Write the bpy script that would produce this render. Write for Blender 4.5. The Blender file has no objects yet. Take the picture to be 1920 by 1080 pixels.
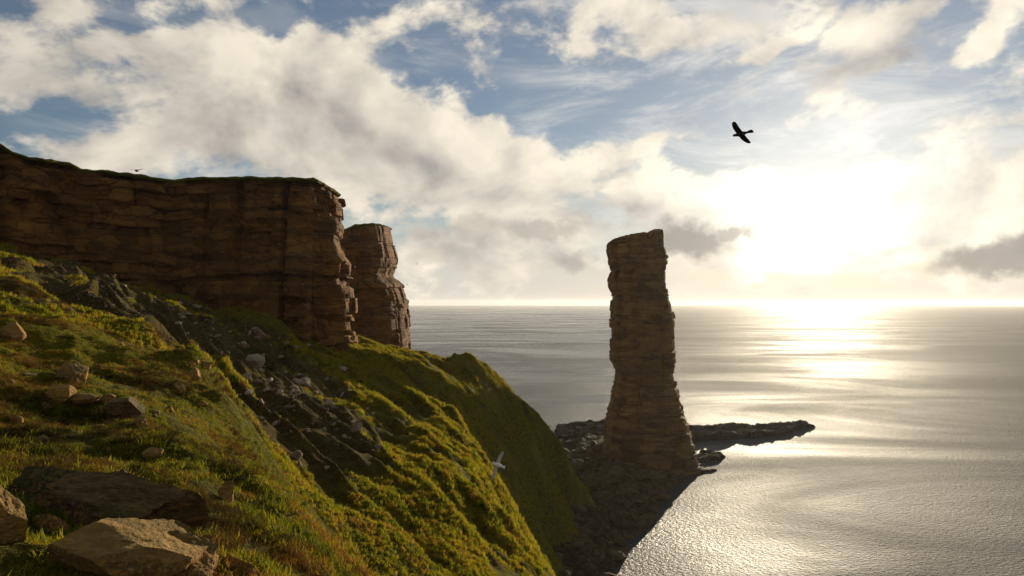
import bpy, bmesh, math, random
import numpy as np
from mathutils import Vector, Matrix

R = math.radians
scene = bpy.context.scene
col = scene.collection
rng = np.random.default_rng(7)
random.seed(7)

# ------------------------------------------------------------------ camera
FPX, W, H = 1280.0, 1920.0, 1080.0           # focal length in photo pixels (24 mm on 36 mm)
EYE = Vector((0.0, 0.0, 94.0))               # eye height above the sea
PITCH = math.atan(27.0 / FPX)
cam_data = bpy.data.cameras.new('camera')
cam_data.sensor_width = 36.0
cam_data.lens = 36.0 * FPX / W
cam_data.clip_start = 0.1
cam_data.clip_end = 60000.0
cam = bpy.data.objects.new('camera', cam_data)
cam.location = EYE
cam.rotation_euler = (math.pi / 2 + PITCH, 0, 0)
col.objects.link(cam)
scene.camera = cam

# ------------------------------------------------------------------ sun, sky, exposure
SUN_AZ, SUN_EL = R(24.2), R(7.6)
SUN = Vector((math.sin(SUN_AZ) * math.cos(SUN_EL), math.cos(SUN_AZ) * math.cos(SUN_EL), math.sin(SUN_EL)))
sd = bpy.data.lights.new('sun', 'SUN')
sd.energy = 4.4
sd.angle = R(0.53)
sd.color = (1.0, 0.845, 0.61)
so = bpy.data.objects.new('sun', sd)
so.rotation_euler = (-SUN).to_track_quat('-Z', 'Y').to_euler()
so.location = (200, 400, 300)
col.objects.link(so)

scene.view_settings.view_transform = 'Standard'
scene.view_settings.look = 'None'
scene.view_settings.gamma = 1.0
scene.view_settings.use_curve_mapping = False
scene.view_settings.exposure = 0.68
scene.cycles.use_denoising = True
scene.cycles.max_bounces = 6
scene.cycles.volume_bounces = 0
scene.cycles.sample_clamp_indirect = 6.0
scene.cycles.transparent_max_bounces = 8


def ray(px, py):
    """world direction of a photo pixel"""
    x, y = (px - W / 2) / FPX, -(py - H / 2) / FPX
    c, s = math.cos(PITCH), math.sin(PITCH)
    return Vector((x, c - y * s, s + y * c))


def at(px, py, Y):
    d = ray(px, py)
    return EYE + d * (Y / d.y)


def azel(px, py):
    d = ray(px, py).normalized()
    return math.atan2(d.x, d.y), math.asin(d.z)


class N:
    """small helper round a node tree"""
    def __init__(s, tree):
        s.t = tree

    def new(s, kind, **kw):
        n = s.t.nodes.new(kind)
        for k, v in kw.items():
            setattr(n, k, v)
        return n

    def put(s, sock, v):
        if isinstance(v, bpy.types.NodeSocket):
            s.t.links.new(v, sock)
        elif v is not None:
            if hasattr(sock, 'default_value') and not isinstance(v, (tuple, list)) and sock.type == 'RGBA':
                v = (v, v, v, 1)
            if isinstance(v, (tuple, list)) and sock.type == 'RGBA' and len(v) == 3:
                v = (*v, 1)
            sock.default_value = v

    def math(s, op, a, b=None, c=None, clamp=False):
        n = s.new('ShaderNodeMath', operation=op, use_clamp=clamp)
        for i, v in enumerate((a, b, c)):
            s.put(n.inputs[i], v)
        return n.outputs[0]

    def vmath(s, op, a, b=None, scale=None):
        n = s.new('ShaderNodeVectorMath', operation=op)
        s.put(n.inputs[0], a)
        s.put(n.inputs[1], b)
        if scale is not None:
            s.put(n.inputs['Scale'], scale)
        return n.outputs['Value'] if op in ('LENGTH', 'DOT_PRODUCT') else n.outputs[0]

    def mapr(s, v, a, b, c=0.0, d=1.0, smooth=True):
        n = s.new('ShaderNodeMapRange', interpolation_type='SMOOTHSTEP' if smooth else 'LINEAR')
        for i, x in enumerate((v, a, b, c, d)):
            s.put(n.inputs[i], x)
        return n.outputs[0]

    def mix(s, f, a, b, blend='MIX'):
        n = s.new('ShaderNodeMix', data_type='RGBA', blend_type=blend)
        s.put(n.inputs[0], f)
        s.put(n.inputs[6], a)
        s.put(n.inputs[7], b)
        return n.outputs[2]

    def noise(s, v, scale, detail=5, rough=0.55, dist=0.0, out=0):
        n = s.new('ShaderNodeTexNoise')
        s.put(n.inputs['Vector'], v)
        s.put(n.inputs['Scale'], scale)
        n.inputs['Detail'].default_value = detail
        n.inputs['Roughness'].default_value = rough
        n.inputs['Distortion'].default_value = dist
        return n.outputs[out]

    def mapping(s, v, loc=(0, 0, 0), rot=(0, 0, 0), sc=(1, 1, 1), kind='POINT'):
        n = s.new('ShaderNodeMapping', vector_type=kind)
        s.put(n.inputs[0], v)
        n.inputs['Location'].default_value = loc
        n.inputs['Rotation'].default_value = rot
        n.inputs['Scale'].default_value = sc
        return n.outputs[0]

    def ramp(s, f, stops, interp='LINEAR'):
        n = s.new('ShaderNodeValToRGB')
        n.color_ramp.interpolation = interp
        e = n.color_ramp.elements
        while len(e) < len(stops):
            e.new(0.5)
        for el, (p, c) in zip(e, stops):
            el.position = p
            el.color = (*c, 1) if len(c) == 3 else c
        s.put(n.inputs[0], f)
        return n.outputs[0]


def build_sky():
    world = bpy.data.worlds.new('World')
    scene.world = world
    world.use_nodes = True
    t = world.node_tree
    t.nodes.clear()
    # -- cloud density over (azimuth, elevation), sampled twice to shade towards the sun
    g = bpy.data.node_groups.new('cloud_density', 'ShaderNodeTree')
    g.interface.new_socket('Vector', in_out='INPUT', socket_type='NodeSocketVector')
    g.interface.new_socket('Density', in_out='OUTPUT', socket_type='NodeSocketFloat')
    g.interface.new_socket('Body', in_out='OUTPUT', socket_type='NodeSocketFloat')
    n = N(g)
    gi, go = n.new('NodeGroupInput'), n.new('NodeGroupOutput')
    p = gi.outputs[0]
    big = n.noise(n.mapping(p, rot=(0, 0, R(-18)), sc=(0.85, 1.25, 1)), 4.8, 10, 0.62, 0.25)
    fine = n.noise(n.mapping(p, loc=(3.1, 1.7, 0), rot=(0, 0, R(-22)), sc=(0.85, 1.3, 1)), 17.0, 9, 0.62, 0.15)
    d = n.math('MULTIPLY', n.math('SUBTRACT', big, 0.5), 1.7)
    d = n.math('ADD', d, n.math('MULTIPLY', n.math('SUBTRACT', fine, 0.5), 1.4))
    n.put(go.inputs[0], n.math('ADD', d, 0.20))
    soft = n.noise(n.mapping(p, rot=(0, 0, R(-18)), sc=(0.85, 1.25, 1)), 4.8, 5.0, 0.55, 0.25)
    n.put(go.inputs[1], n.math('MULTIPLY', n.math('SUBTRACT', soft, 0.5), 1.7))

    n = N(t)
    gen = n.new('ShaderNodeTexCoord').outputs['Generated']
    dirv = n.vmath('NORMALIZE', gen)
    sep = n.new('ShaderNodeSeparateXYZ')
    n.put(sep.inputs[0], dirv)
    az = n.math('ARCTAN2', sep.outputs[0], sep.outputs[1])
    el = n.math('ARCSINE', sep.outputs[2])
    cmb = n.new('ShaderNodeCombineXYZ')
    n.put(cmb.inputs[0], az)
    n.put(cmb.inputs[1], el)
    p = cmb.outputs[0]
    wob = n.noise(p, 5.0, 5, 0.6, out=1)
    wob = n.vmath('SUBTRACT', wob, (0.5, 0.5, 0.5))
    pd = n.vmath('ADD', p, n.vmath('SCALE', wob, scale=0.13))
    total = None
    #        px   py   rx   ry  rot  weight   (positive: cloud, negative: blue gap)
    blobs = [(520, 205, 280, 150, -16, 0.88), (650, 190, 140, 110, -40, 0.55), (330, 240, 240, 90, 6, 0.30), (590, 90, 60, 60, 30, 0.30),
             (900, 345, 200, 125, -30, 0.72), (1020, 330, 110, 90, -20, 0.35), (830, 230, 70, 60, 0, 0.35), (930, 250, 60, 60, 0, 0.30),
             (60, 120, 230, 110, 18, 0.42), (150, 300, 330, 50, 14, 0.40), (420, 15, 110, 40, 10, 0.25), (150, 40, 120, 30, -20, 0.15),
             (1240, 60, 190, 50, 10, 0.50), (1160, 15, 120, 30, 4, 0.40), (1070, 70, 55, 50, 0, 0.40), (900, 100, 80, 60, -30, 0.35), (900, 20, 110, 40, 0, 0.30), (720, 50, 120, 50, 20, 0.30),
             (1090, 170, 90, 50, 30, 0.30), (1190, 285, 110, 38, 4, 0.55), (1150, 340, 120, 50, 0, 0.30),
             (1430, 85, 70, 20, 12, 0.45), (1500, 55, 90, 22, 16, 0.42), (1660, 40, 150, 42, 24, 0.55), (1820, 90, 80, 28, 24, 0.55), (1860, 40, 60, 30, 30, 0.35), (1650, 130, 120, 30, 25, 0.30),
             (1560, 170, 170, 40, 30, 0.26), (1860, 260, 220, 34, 16, 0.35), (1830, 350, 260, 60, 12, 0.40), (1850, 420, 240, 34, 8, 0.35),
             (1500, 410, 330, 110, 0, 0.42), (1250, 380, 160, 60, 0, 0.30), (830, 470, 100, 46, 0, 0.62), (950, 505, 110, 36, 0, 0.60), (1070, 485, 90, 46, 0, 0.60), (1000, 420, 170, 60, 0, 0.55), (720, 310, 150, 100, 0, 0.55), (830, 340, 130, 90, 0, 0.4),
             (1600, 500, 500, 24, 0, 0.2), (300, 50, 170, 36, 22, -0.40), (500, 30, 70, 34, 0, -0.38), (1230, 190, 200, 70, 6, -0.32), (1000, 150, 60, 90, 20, -0.20), (980, 235, 50, 40, 0, -0.2),
             (1480, 230, 140, 50, 10, -0.15), (1760, 180, 120, 40, 20, -0.2), (100, 220, 200, 30, 14, -0.2), (720, 380, 90, 60, 0, 0.12)]
    for px, py, rx, ry, rot, w in blobs:
        a, e = azel(px, py)
        m = n.mapping(pd, (a, e, 0), (0, 0, R(rot)), (rx / FPX, ry / FPX, 1.0), 'TEXTURE')
        b = n.mapr(n.vmath('LENGTH', m), 0.0, 1.15, w, 0.0)
        total = b if total is None else n.math('ADD', total, b)
    # thicker, shaded bodies of the big clouds
    shade = None
    for px, py, rx, ry, rot, w in [(400, 250, 260, 110, 4, 0.55), (330, 150, 150, 70, 0, 0.3), (740, 330, 120, 70, -20, 0.3), (960, 430, 120, 40, 0, 0.4), (90, 180, 240, 120, 10, 0.45), (1020, 440, 80, 22, 0, 0.3)]:
        a, e = azel(px, py)
        m = n.mapping(pd, (a, e, 0), (0, 0, R(rot)), (rx / FPX, ry / FPX, 1.0), 'TEXTURE')
        b = n.mapr(n.vmath('LENGTH', m), 0.0, 1.15, w, 0.0)
        shade = b if shade is None else n.math('MAXIMUM', shade, b)
    dens, body = [], []
    to_sun = n.vmath('SUBTRACT', (SUN_AZ, SUN_EL + 0.25, 0.0), p)
    to_sun = n.vmath('SCALE', n.vmath('NORMALIZE', to_sun), scale=0.05)
    for q in (p, n.vmath('ADD', p, to_sun)):
        gn = n.new('ShaderNodeGroup', node_tree=g)
        n.put(gn.inputs[0], q)
        dens.append(n.math('ADD', gn.outputs[0], total))
        body.append(gn.outputs[1])
    sky = n.new('ShaderNodeTexSky', sky_type='NISHITA', sun_disc=False, sun_elevation=SUN_EL, sun_rotation=SUN_AZ,
                altitude=50.0, air_density=1.0, dust_density=0.4, ozone_density=3.0)
    cosang = n.vmath('DOT_PRODUCT', dirv, tuple(SUN))
    ang = n.math('ARCCOSINE', n.math('MINIMUM', cosang, 0.99999))
    # forward scattering of thin cloud round the sun
    near = n.math('EXPONENT', n.math('MULTIPLY', n.math('POWER', n.math('DIVIDE', ang, 0.105), 1.7), -1.0))
    wide = n.math('EXPONENT', n.math('DIVIDE', ang, -0.42))
    phase = n.math('ADD', n.math('MULTIPLY', near, 13.0), n.math('ADD', n.math('MULTIPLY', wide, 5.0), 9.9))
    alpha = n.mapr(dens[0], 0.16, 0.60)
    lit = n.math('ADD', 0.70, n.math('MULTIPLY', n.math('SUBTRACT', body[0], body[1]), 1.9), clamp=True)
    thick = n.math('ADD', n.math('MULTIPLY', n.mapr(dens[0], 0.7, 1.9), 0.5), shade, clamp=True)
    lit = n.math('SUBTRACT', lit, n.math('MULTIPLY', n.math('MULTIPLY', thick, n.mapr(ang, 0.1, 0.5)), 0.55), clamp=True)
    ccol = n.mix(lit, (0.40, 0.375, 0.36), (1.06, 0.965, 0.79))
    ccol = n.vmath('SCALE', ccol, scale=phase)
    # a thin high veil everywhere, more of it near the sun
    veil = n.math('ADD', 0.05, n.math('MULTIPLY', wide, 0.16))
    skyc = n.mix(veil, sky.outputs[0], n.vmath('SCALE', (1.0, 0.97, 0.90), scale=phase))
    # thin drawn-out high cloud
    ci = n.noise(n.mapping(p, loc=(1.3, 0.4, 0), rot=(0, 0, R(-27)), sc=(0.6, 2.0, 1)), 6.5, 9, 0.66, 0.5)
    ci2 = n.noise(n.mapping(p, loc=(4.3, 2.4, 0)), 2.3, 3, 0.5)
    cia = n.math('MULTIPLY', n.mapr(ci, 0.42, 0.70, 0.0, 0.75), n.mapr(ci2, 0.36, 0.58))
    skyc = n.mix(cia, skyc, n.vmath('SCALE', (0.95, 0.90, 0.82), scale=n.math('MULTIPLY', phase, 0.95)))
    # moist air low over the sea
    low = n.mapr(n.math('ABSOLUTE', el), 0.0, 0.16, 0.88, 0.0)
    skyc = n.mix(low, skyc, n.vmath('SCALE', (1.0, 0.95, 0.87), scale=n.math('ADD', n.math('MULTIPLY', wide, 2.8), 7.6)))
    mixed = n.mix(alpha, skyc, ccol)
    # low grey cumulus in front of the glow
    dark = None
    wob = n.vmath('SUBTRACT', n.noise(p, 22.0, 6, 0.6, out=1), (0.5, 0.5, 0.5))
    pd = n.vmath('ADD', p, n.vmath('SCALE', wob, scale=0.07))
    for px, py, rx, ry, rot, w in [(1290, 446, 75, 38, -6, 1.0), (1372, 436, 42, 20, 0, 0.8), (1890, 484, 110, 34, 6, 1.0), (1640, 470, 60, 12, 4, 0.3),
                                   (1010, 428, 90, 24, 4, 0.55), (1455, 476, 45, 14, 0, 0.35), (890, 425, 60, 35, 0, 0.4), (1075, 490, 40, 22, 0, 0.5),
                                   (830, 480, 70, 26, -10, 0.3), (1150, 330, 50, 14, 0, 0.25)]:
        a, e = azel(px, py)
        m = n.mapping(pd, (a, e, 0), (0, 0, R(rot)), (rx / FPX, ry / FPX, 1.0), 'TEXTURE')
        b = n.mapr(n.vmath('LENGTH', m), 0.45, 1.2, w, 0.0)
        dark = b if dark is None else n.math('MAXIMUM', dark, b)
    greyc = n.vmath('SCALE', (0.55, 0.50, 0.44), scale=n.math('ADD', 8.0, n.math('MULTIPLY', near, 8.0)))
    mixed = n.mix(n.math('MULTIPLY', dark, 0.85), mixed, greyc)
    bg = n.new('ShaderNodeBackground')
    n.put(bg.inputs[0], mixed)
    bg.inputs[1].default_value = 0.05
    out = n.new('ShaderNodeOutputWorld')
    t.links.new(bg.outputs[0], out.inputs[0])
    world.cycles.sampling_method = 'MANUAL'
    world.cycles.sample_map_resolution = 1024


build_sky()


# ------------------------------------------------------------------ numpy noise
def _hash(ix, iy, iz, seed):
    h = (ix.astype(np.int64) * 374761393 + iy.astype(np.int64) * 668265263 + iz.astype(np.int64) * 2147483647 + seed * 1274126177) & 0xFFFFFFFF
    h = ((h ^ (h >> 13)) * 1274126177) & 0xFFFFFFFF
    h = ((h ^ (h >> 16)) * 2246822519) & 0xFFFFFFFF
    return ((h ^ (h >> 15)) & 0xFFFFFF) / float(0xFFFFFF)


def vnoise(x, y, z=None, seed=0):
    x = np.asarray(x, float)
    y = np.asarray(y, float)
    z = np.zeros_like(x) if z is None else np.asarray(z, float) + np.zeros_like(x)
    ix, iy, iz = np.floor(x), np.floor(y), np.floor(z)
    fx, fy, fz = x - ix, y - iy, z - iz
    u, v, w = [f * f * f * (f * (f * 6 - 15) + 10) for f in (fx, fy, fz)]
    out = 0
    flat = not np.any(fz)
    for dz in ((0,) if flat else (0, 1)):
        wz = 1 if flat else (w if dz else 1 - w)
        for dy in (0, 1):
            wy = v if dy else 1 - v
            for dx in (0, 1):
                wx = u if dx else 1 - u
                out = out + _hash(ix + dx, iy + dy, iz + dz, seed) * wx * wy * wz
    return out * 2 - 1


def fbm(x, y, z=None, octaves=4, seed=0, gain=0.5, lac=2.03):
    a, s, o = 1.0, 0.0, 0
    for k in range(octaves):
        f = lac ** k
        s = s + a * vnoise(np.asarray(x) * f + 17.3 * k, np.asarray(y) * f - 9.1 * k, None if z is None else np.asarray(z) * f + 3.7 * k, seed + k)
        o += a
        a *= gain
    return s / o


def sstep(a, b, x):
    t = np.clip((np.asarray(x, float) - a) / (b - a), 0, 1)
    return t * t * (3 - 2 * t)


# ------------------------------------------------------------------ object helpers
def tag(o, label=None, cat=None, group=None, kind=None):
    for k, v in (('label', label), ('category', cat), ('group', group), ('kind', kind)):
        if v:
            o[k] = v
    return o


def mesh_obj(name, verts, faces, mat, parent=None, smooth=True, sharp=None):
    me = bpy.data.meshes.new(name)
    verts = np.asarray(verts, np.float32)
    faces = np.asarray(faces, np.int32) if not isinstance(faces, list) else faces
    if isinstance(faces, np.ndarray):
        k = faces.shape[1]
        me.vertices.add(len(verts))
        me.vertices.foreach_set('co', verts.ravel())
        me.loops.add(faces.size)
        me.loops.foreach_set('vertex_index', faces.ravel())
        me.polygons.add(len(faces))
        me.polygons.foreach_set('loop_start', np.arange(0, faces.size, k, dtype=np.int32))
        me.polygons.foreach_set('loop_total', np.full(len(faces), k, np.int32))
        me.update(calc_edges=True)
        me.validate()
    else:
        me.from_pydata([tuple(v) for v in verts], [], faces)
        me.update()
    me.polygons.foreach_set('use_smooth', np.full(len(me.polygons), smooth, bool))
    if mat:
        me.materials.append(mat)
    o = bpy.data.objects.new(name, me)
    col.objects.link(o)
    if parent:
        o.parent = parent
    if sharp:
        me.set_sharp_from_angle(angle=R(sharp))
    return o


def empty(name, loc=(0, 0, 0)):
    o = bpy.data.objects.new(name, None)
    o.location = loc
    o.empty_display_size = 0.5
    col.objects.link(o)
    return o


def grid_faces(nr, nc, closed=False):
    r = np.arange(nr - 1)[:, None]
    c = np.arange(nc if closed else nc - 1)[None, :]
    c2 = (c + 1) % nc
    a = r * nc + c
    b = r * nc + c2
    return np.stack([a, b, b + nc, a + nc], -1).reshape(-1, 4)


# ------------------------------------------------------------------ materials
def material(name):
    m = bpy.data.materials.new(name)
    m.use_nodes = True
    n = N(m.node_tree)
    return m, n, m.node_tree.nodes['Principled BSDF']


def bump(n, bsdf, h, strength, dist):
    b = n.new('ShaderNodeBump')
    b.inputs['Strength'].default_value = strength
    b.inputs['Distance'].default_value = dist
    n.put(b.inputs['Height'], h)
    n.put(bsdf.inputs['Normal'], b.outputs[0])


def mat_rock(name, cols, moss=(0.055, 0.065, 0.014), moss_amt=0.5, strata=0.5, lichen=0.0, scale=1.0, streak=0.75, crackdark=0.0, block=0.0, patch=0.0, wet=0.0):
    """layered sandstone: bands along z, blotches, moss on the upper sides"""
    m, n, b = material(name)
    geo = n.new('ShaderNodeNewGeometry')
    P = geo.outputs['Position']
    wob = n.noise(P, 0.12 * scale, 4)
    bands = n.noise(n.mapping(P, sc=(0.05 * scale, 0.05 * scale, strata * scale)), 2.0, 7, 0.65, 0.4)
    blot = n.noise(P, 0.35 * scale, 6, 0.65)
    f = n.math('ADD', n.math('MULTIPLY', bands, 0.65), n.math('MULTIPLY', blot, 0.35))
    c = n.ramp(f, [(0.36, cols[0]), (0.46, cols[1]), (0.54, cols[2]), (0.64, cols[3])])
    st = n.noise(n.mapping(P, sc=(0.35 * scale, 0.35 * scale, 0.035 * scale)), 1.0, 6, 0.65, 0.3)
    c = n.mix(n.mapr(st, 0.46, 0.66, 0.0, streak), c, cols[0])
    if patch:                                  # whole panels of darker, weed-stained rock
        pt = n.noise(n.mapping(P, sc=(0.055, 0.055, 0.035)), 1.0, 5, 0.6, 0.6)
        c = n.mix(n.mapr(pt, 0.42, 0.60, 0.0, patch), c, (0.085, 0.050, 0.010))
    if wet:                                    # weed and damp up from the water line
        zz = n.new('ShaderNodeSeparateXYZ')
        n.put(zz.inputs[0], P)
        wz = n.math('ADD', zz.outputs[2], n.math('MULTIPLY', n.noise(P, 0.12, 5, 0.6), 26.0))
        c = n.mix(n.mapr(wz, 14.0, wet + 14.0, 0.85, 0.0), c, (0.045, 0.026, 0.008))
    # fine speckle
    sp = n.noise(P, 5.0 * scale, 4, 0.7)
    c = n.mix(n.mapr(sp, 0.35, 0.75, 0.0, 0.6), c, cols[0])
    if lichen:
        vor = n.noise(P, 3.2 * scale, 5, 0.6, 1.0)
        c = n.mix(n.mapr(vor, 0.52, 0.58, 0.0, lichen), c, (0.52, 0.24, 0.035))
        vor2 = n.noise(n.mapping(P, loc=(5, 3, 1)), 7.0 * scale, 5, 0.6, 0.6)
        c = n.mix(n.mapr(vor2, 0.55, 0.62, 0.0, lichen * 0.8), c, (0.55, 0.38, 0.17))
    up = n.new('ShaderNodeSeparateXYZ')
    n.put(up.inputs[0], geo.outputs['Normal'])
    mm = n.math('ADD', n.mapr(up.outputs[2], 0.15, 0.75, 0.0, 1.0), n.math('MULTIPLY', n.math('SUBTRACT', n.noise(P, 0.5 * scale, 5), 0.55), 2.6))
    c = n.mix(n.math('MULTIPLY', n.mapr(mm, 0.15, 0.8), moss_amt), c, moss)
    n.put(b.inputs['Base Color'], c)
    b.inputs['Roughness'].default_value = 0.9
    b.inputs['Specular IOR Level'].default_value = 0.2
    wp = n.vmath('ADD', n.mapping(P, sc=(0.16 * scale, 0.16 * scale, 0.42 * scale)), n.vmath('SCALE', n.noise(P, 0.25 * scale, 4, 0.6, out=1), scale=0.9))
    vc = n.new('ShaderNodeTexVoronoi', feature='DISTANCE_TO_EDGE')
    n.put(vc.inputs['Vector'], wp)
    vc.inputs['Scale'].default_value = 2.0
    crack = n.mapr(vc.outputs['Distance'], 0.0, 0.07)
    cell = n.new('ShaderNodeTexVoronoi')
    n.put(cell.inputs['Vector'], wp)
    cell.inputs['Scale'].default_value = 2.0
    sepc = n.new('ShaderNodeSeparateColor')
    n.put(sepc.inputs[0], cell.outputs['Color'])
    blockh = n.math('ADD', n.math('MULTIPLY', crack, 0.5), n.math('MULTIPLY', sepc.outputs[0], 0.9))
    c = n.mix(n.math('MULTIPLY', n.math('SUBTRACT', 1.0, crack), crackdark), c, cols[0])
    c = n.mix(n.math('MULTIPLY', sepc.outputs[1], 0.45), c, cols[3])
    n.put(b.inputs['Base Color'], c)
    h1 = n.noise(n.mapping(P, sc=(0.4 * scale, 0.4 * scale, 2.2 * scale)), 2.2, 7, 0.65)
    h2 = n.noise(P, 6.0 * scale, 4, 0.6)
    bump(n, b, n.math('ADD', n.math('ADD', h1, n.math('MULTIPLY', h2, 0.3)), n.math('MULTIPLY', blockh, block)), 1.0, 0.6 / scale)
    return m


SAND = [(0.036, 0.014, 0.003), (0.160, 0.055, 0.010), (0.310, 0.112, 0.018), (0.440, 0.195, 0.038)]
M_cliff = mat_rock('cliff_sandstone', SAND, moss_amt=0.55, scale=0.6, streak=0.55, crackdark=0.7, block=1.0, patch=0.5)
M_stack = mat_rock('stack_sandstone', [(0.060, 0.027, 0.005), (0.21, 0.092, 0.018), (0.36, 0.160, 0.030), (0.50, 0.27, 0.060)], moss_amt=0.3, scale=0.4, streak=0.35, strata=0.6, crackdark=0.5, block=0.9, patch=0.6, wet=32.0)
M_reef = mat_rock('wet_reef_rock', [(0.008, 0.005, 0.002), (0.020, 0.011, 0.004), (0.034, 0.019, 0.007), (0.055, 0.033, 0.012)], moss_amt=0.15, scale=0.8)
M_boulder = mat_rock('lichen_boulder', [(0.10, 0.055, 0.017), (0.32, 0.165, 0.045), (0.40, 0.200, 0.048), (0.48, 0.28, 0.085)], moss_amt=0.6, lichen=0.75, scale=4.0)
M_slab = mat_rock('mossy_slab', [(0.035, 0.022, 0.010), (0.10, 0.058, 0.022), (0.18, 0.10, 0.038), (0.32, 0.19, 0.075)], moss_amt=0.6, lichen=0.35, scale=2.5)
M_stone = mat_rock('pale_scree_stone', [(0.20, 0.13, 0.08), (0.36, 0.25, 0.16), (0.46, 0.34, 0.23), (0.55, 0.43, 0.30)], moss_amt=0.2, scale=0.8)
M_redstone = mat_rock('red_scree_stone', [(0.09, 0.045, 0.025), (0.18, 0.085, 0.045), (0.26, 0.13, 0.07), (0.32, 0.19, 0.11)], moss_amt=0.3, scale=0.8)
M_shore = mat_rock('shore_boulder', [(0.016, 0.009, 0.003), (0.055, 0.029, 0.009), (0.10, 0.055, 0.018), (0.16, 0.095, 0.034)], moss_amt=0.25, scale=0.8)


def mat_turf(name, dark=1.0, soil=0.35):
    m, n, b = material(name)
    geo = n.new('ShaderNodeNewGeometry')
    P = geo.outputs['Position']
    big = n.noise(P, 0.055, 5, 0.6)
    mid = n.noise(P, 0.6, 6, 0.65)
    f = n.math('ADD', n.math('MULTIPLY', big, 0.5), n.math('MULTIPLY', mid, 0.5))
    c = n.ramp(f, [(0.34, (0.036, 0.032, 0.003)), (0.46, (0.095, 0.090, 0.006)), (0.56, (0.150, 0.125, 0.008)), (0.68, (0.165, 0.095, 0.012))])
    br = n.noise(n.mapping(P, loc=(9, 4, 2)), 0.23, 6, 0.65)
    c = n.mix(n.mapr(br, 0.50, 0.66, 0.0, 0.75), c, (0.085, 0.052, 0.014))
    nor = n.new('ShaderNodeSeparateXYZ')
    n.put(nor.inputs[0], geo.outputs['True Normal'])
    s = n.noise(n.mapping(P, loc=(2, 7, 5)), 0.11, 6, 0.7)
    c = n.mix(n.mapr(s, 0.54, 0.64, 0.0, soil), c, (0.060, 0.035, 0.016))
    at_ = n.new('ShaderNodeAttribute', attribute_name='scree')
    sf = n.math('ADD', at_.outputs['Fac'], n.math('MULTIPLY', n.math('SUBTRACT', n.noise(P, 0.4, 5, 0.7), 0.5), 1.1))
    soilc = n.ramp(n.noise(P, 1.3, 5, 0.7), [(0.35, (0.030, 0.020, 0.006)), (0.55, (0.075, 0.045, 0.014)), (0.7, (0.13, 0.085, 0.034))])
    c = n.mix(n.mapr(sf, 0.35, 1.0, 0.0, 0.7), c, soilc)
    fine = n.noise(P, 9.0, 3, 0.7)
    c = n.mix(n.mapr(fine, 0.3, 0.8, 0.0, 0.6), c, (0.018, 0.018, 0.005))
    n.put(b.inputs['Base Color'], c)
    b.inputs['Roughness'].default_value = 1.0
    b.inputs['Specular IOR Level'].default_value = 0.05
    h = n.math('ADD', n.noise(P, 1.6, 6, 0.7), n.math('MULTIPLY', n.noise(P, 7.0, 4, 0.7), 0.4))
    bump(n, b, h, 1.0, 0.5)
    return m


M_turf = mat_turf('turf')
M_captop = mat_turf('cliff_top_turf', soil=0.2)


def mat_beach():
    m, n, b = material('boulder_beach')
    P = n.new('ShaderNodeNewGeometry').outputs['Position']
    v = n.new('ShaderNodeTexVoronoi')
    n.put(v.inputs['Vector'], n.mapping(P, sc=(0.5, 0.5, 0.5)))
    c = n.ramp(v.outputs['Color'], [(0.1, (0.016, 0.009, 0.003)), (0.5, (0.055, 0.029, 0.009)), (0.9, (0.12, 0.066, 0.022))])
    mo = n.noise(P, 0.08, 4)
    c = n.mix(n.mapr(mo, 0.5, 0.65, 0.0, 0.7), c, (0.035, 0.036, 0.010))
    n.put(b.inputs['Base Color'], c)
    b.inputs['Roughness'].default_value = 0.95
    b.inputs['Specular IOR Level'].default_value = 0.1
    bump(n, b, n.math('SUBTRACT', 1.0, v.outputs['Distance']), 1.0, 1.5)
    return m


M_beach = mat_beach()


def mat_sea():
    m, n, b = material('sea_water')
    P = n.new('ShaderNodeNewGeometry').outputs['Position']
    # wind lanes: broad drawn-out patches of rougher and smoother water
    lanes = n.noise(n.mapping(P, rot=(0, 0, R(14)), sc=(0.0022, 0.0055, 1)), 1.0, 6, 0.62, 0.8)
    n.put(b.inputs['Base Color'], (0.010, 0.017, 0.022))
    sx = n.new('ShaderNodeSeparateXYZ')
    n.put(sx.inputs[0], P)
    # calmer water in the lee of the cliffs, rougher out in the wind
    lee = n.mapr(n.math('ADD', n.math('SUBTRACT', sx.outputs[0], n.math('MULTIPLY', sx.outputs[1], 0.20)), n.math('MULTIPLY', n.math('SUBTRACT', lanes, 0.5), 220.0)), -70.0, 120.0)
    n.put(b.inputs['Roughness'], n.math('ADD', n.mapr(lanes, 0.35, 0.65, 0.16, 0.34), n.math('MULTIPLY', lee, 0.50)))
    b.inputs['IOR'].default_value = 1.333
    b.inputs['Specular IOR Level'].default_value = 0.2
    w1 = n.noise(n.mapping(P, rot=(0, 0, R(-28)), sc=(0.14, 0.22, 1)), 1.0, 3, 0.6, 0.3)
    w2 = n.noise(n.mapping(P, rot=(0, 0, R(-20)), sc=(0.55, 0.80, 1)), 1.0, 3, 0.7, 0.2)
    w3 = n.noise(n.mapping(P, rot=(0, 0, R(10)), sc=(0.012, 0.035, 1)), 1.0, 4, 0.55, 0.5)
    h = n.math('ADD', n.math('MULTIPLY', w1, 0.6), n.math('ADD', n.math('MULTIPLY', w2, n.mapr(lanes, 0.3, 0.65, 1.3, 2.3)), n.math('MULTIPLY', w3, 1.3)))
    bump(n, b, h, 1.0, 0.55)
    return m


M_sea = mat_sea()


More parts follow.
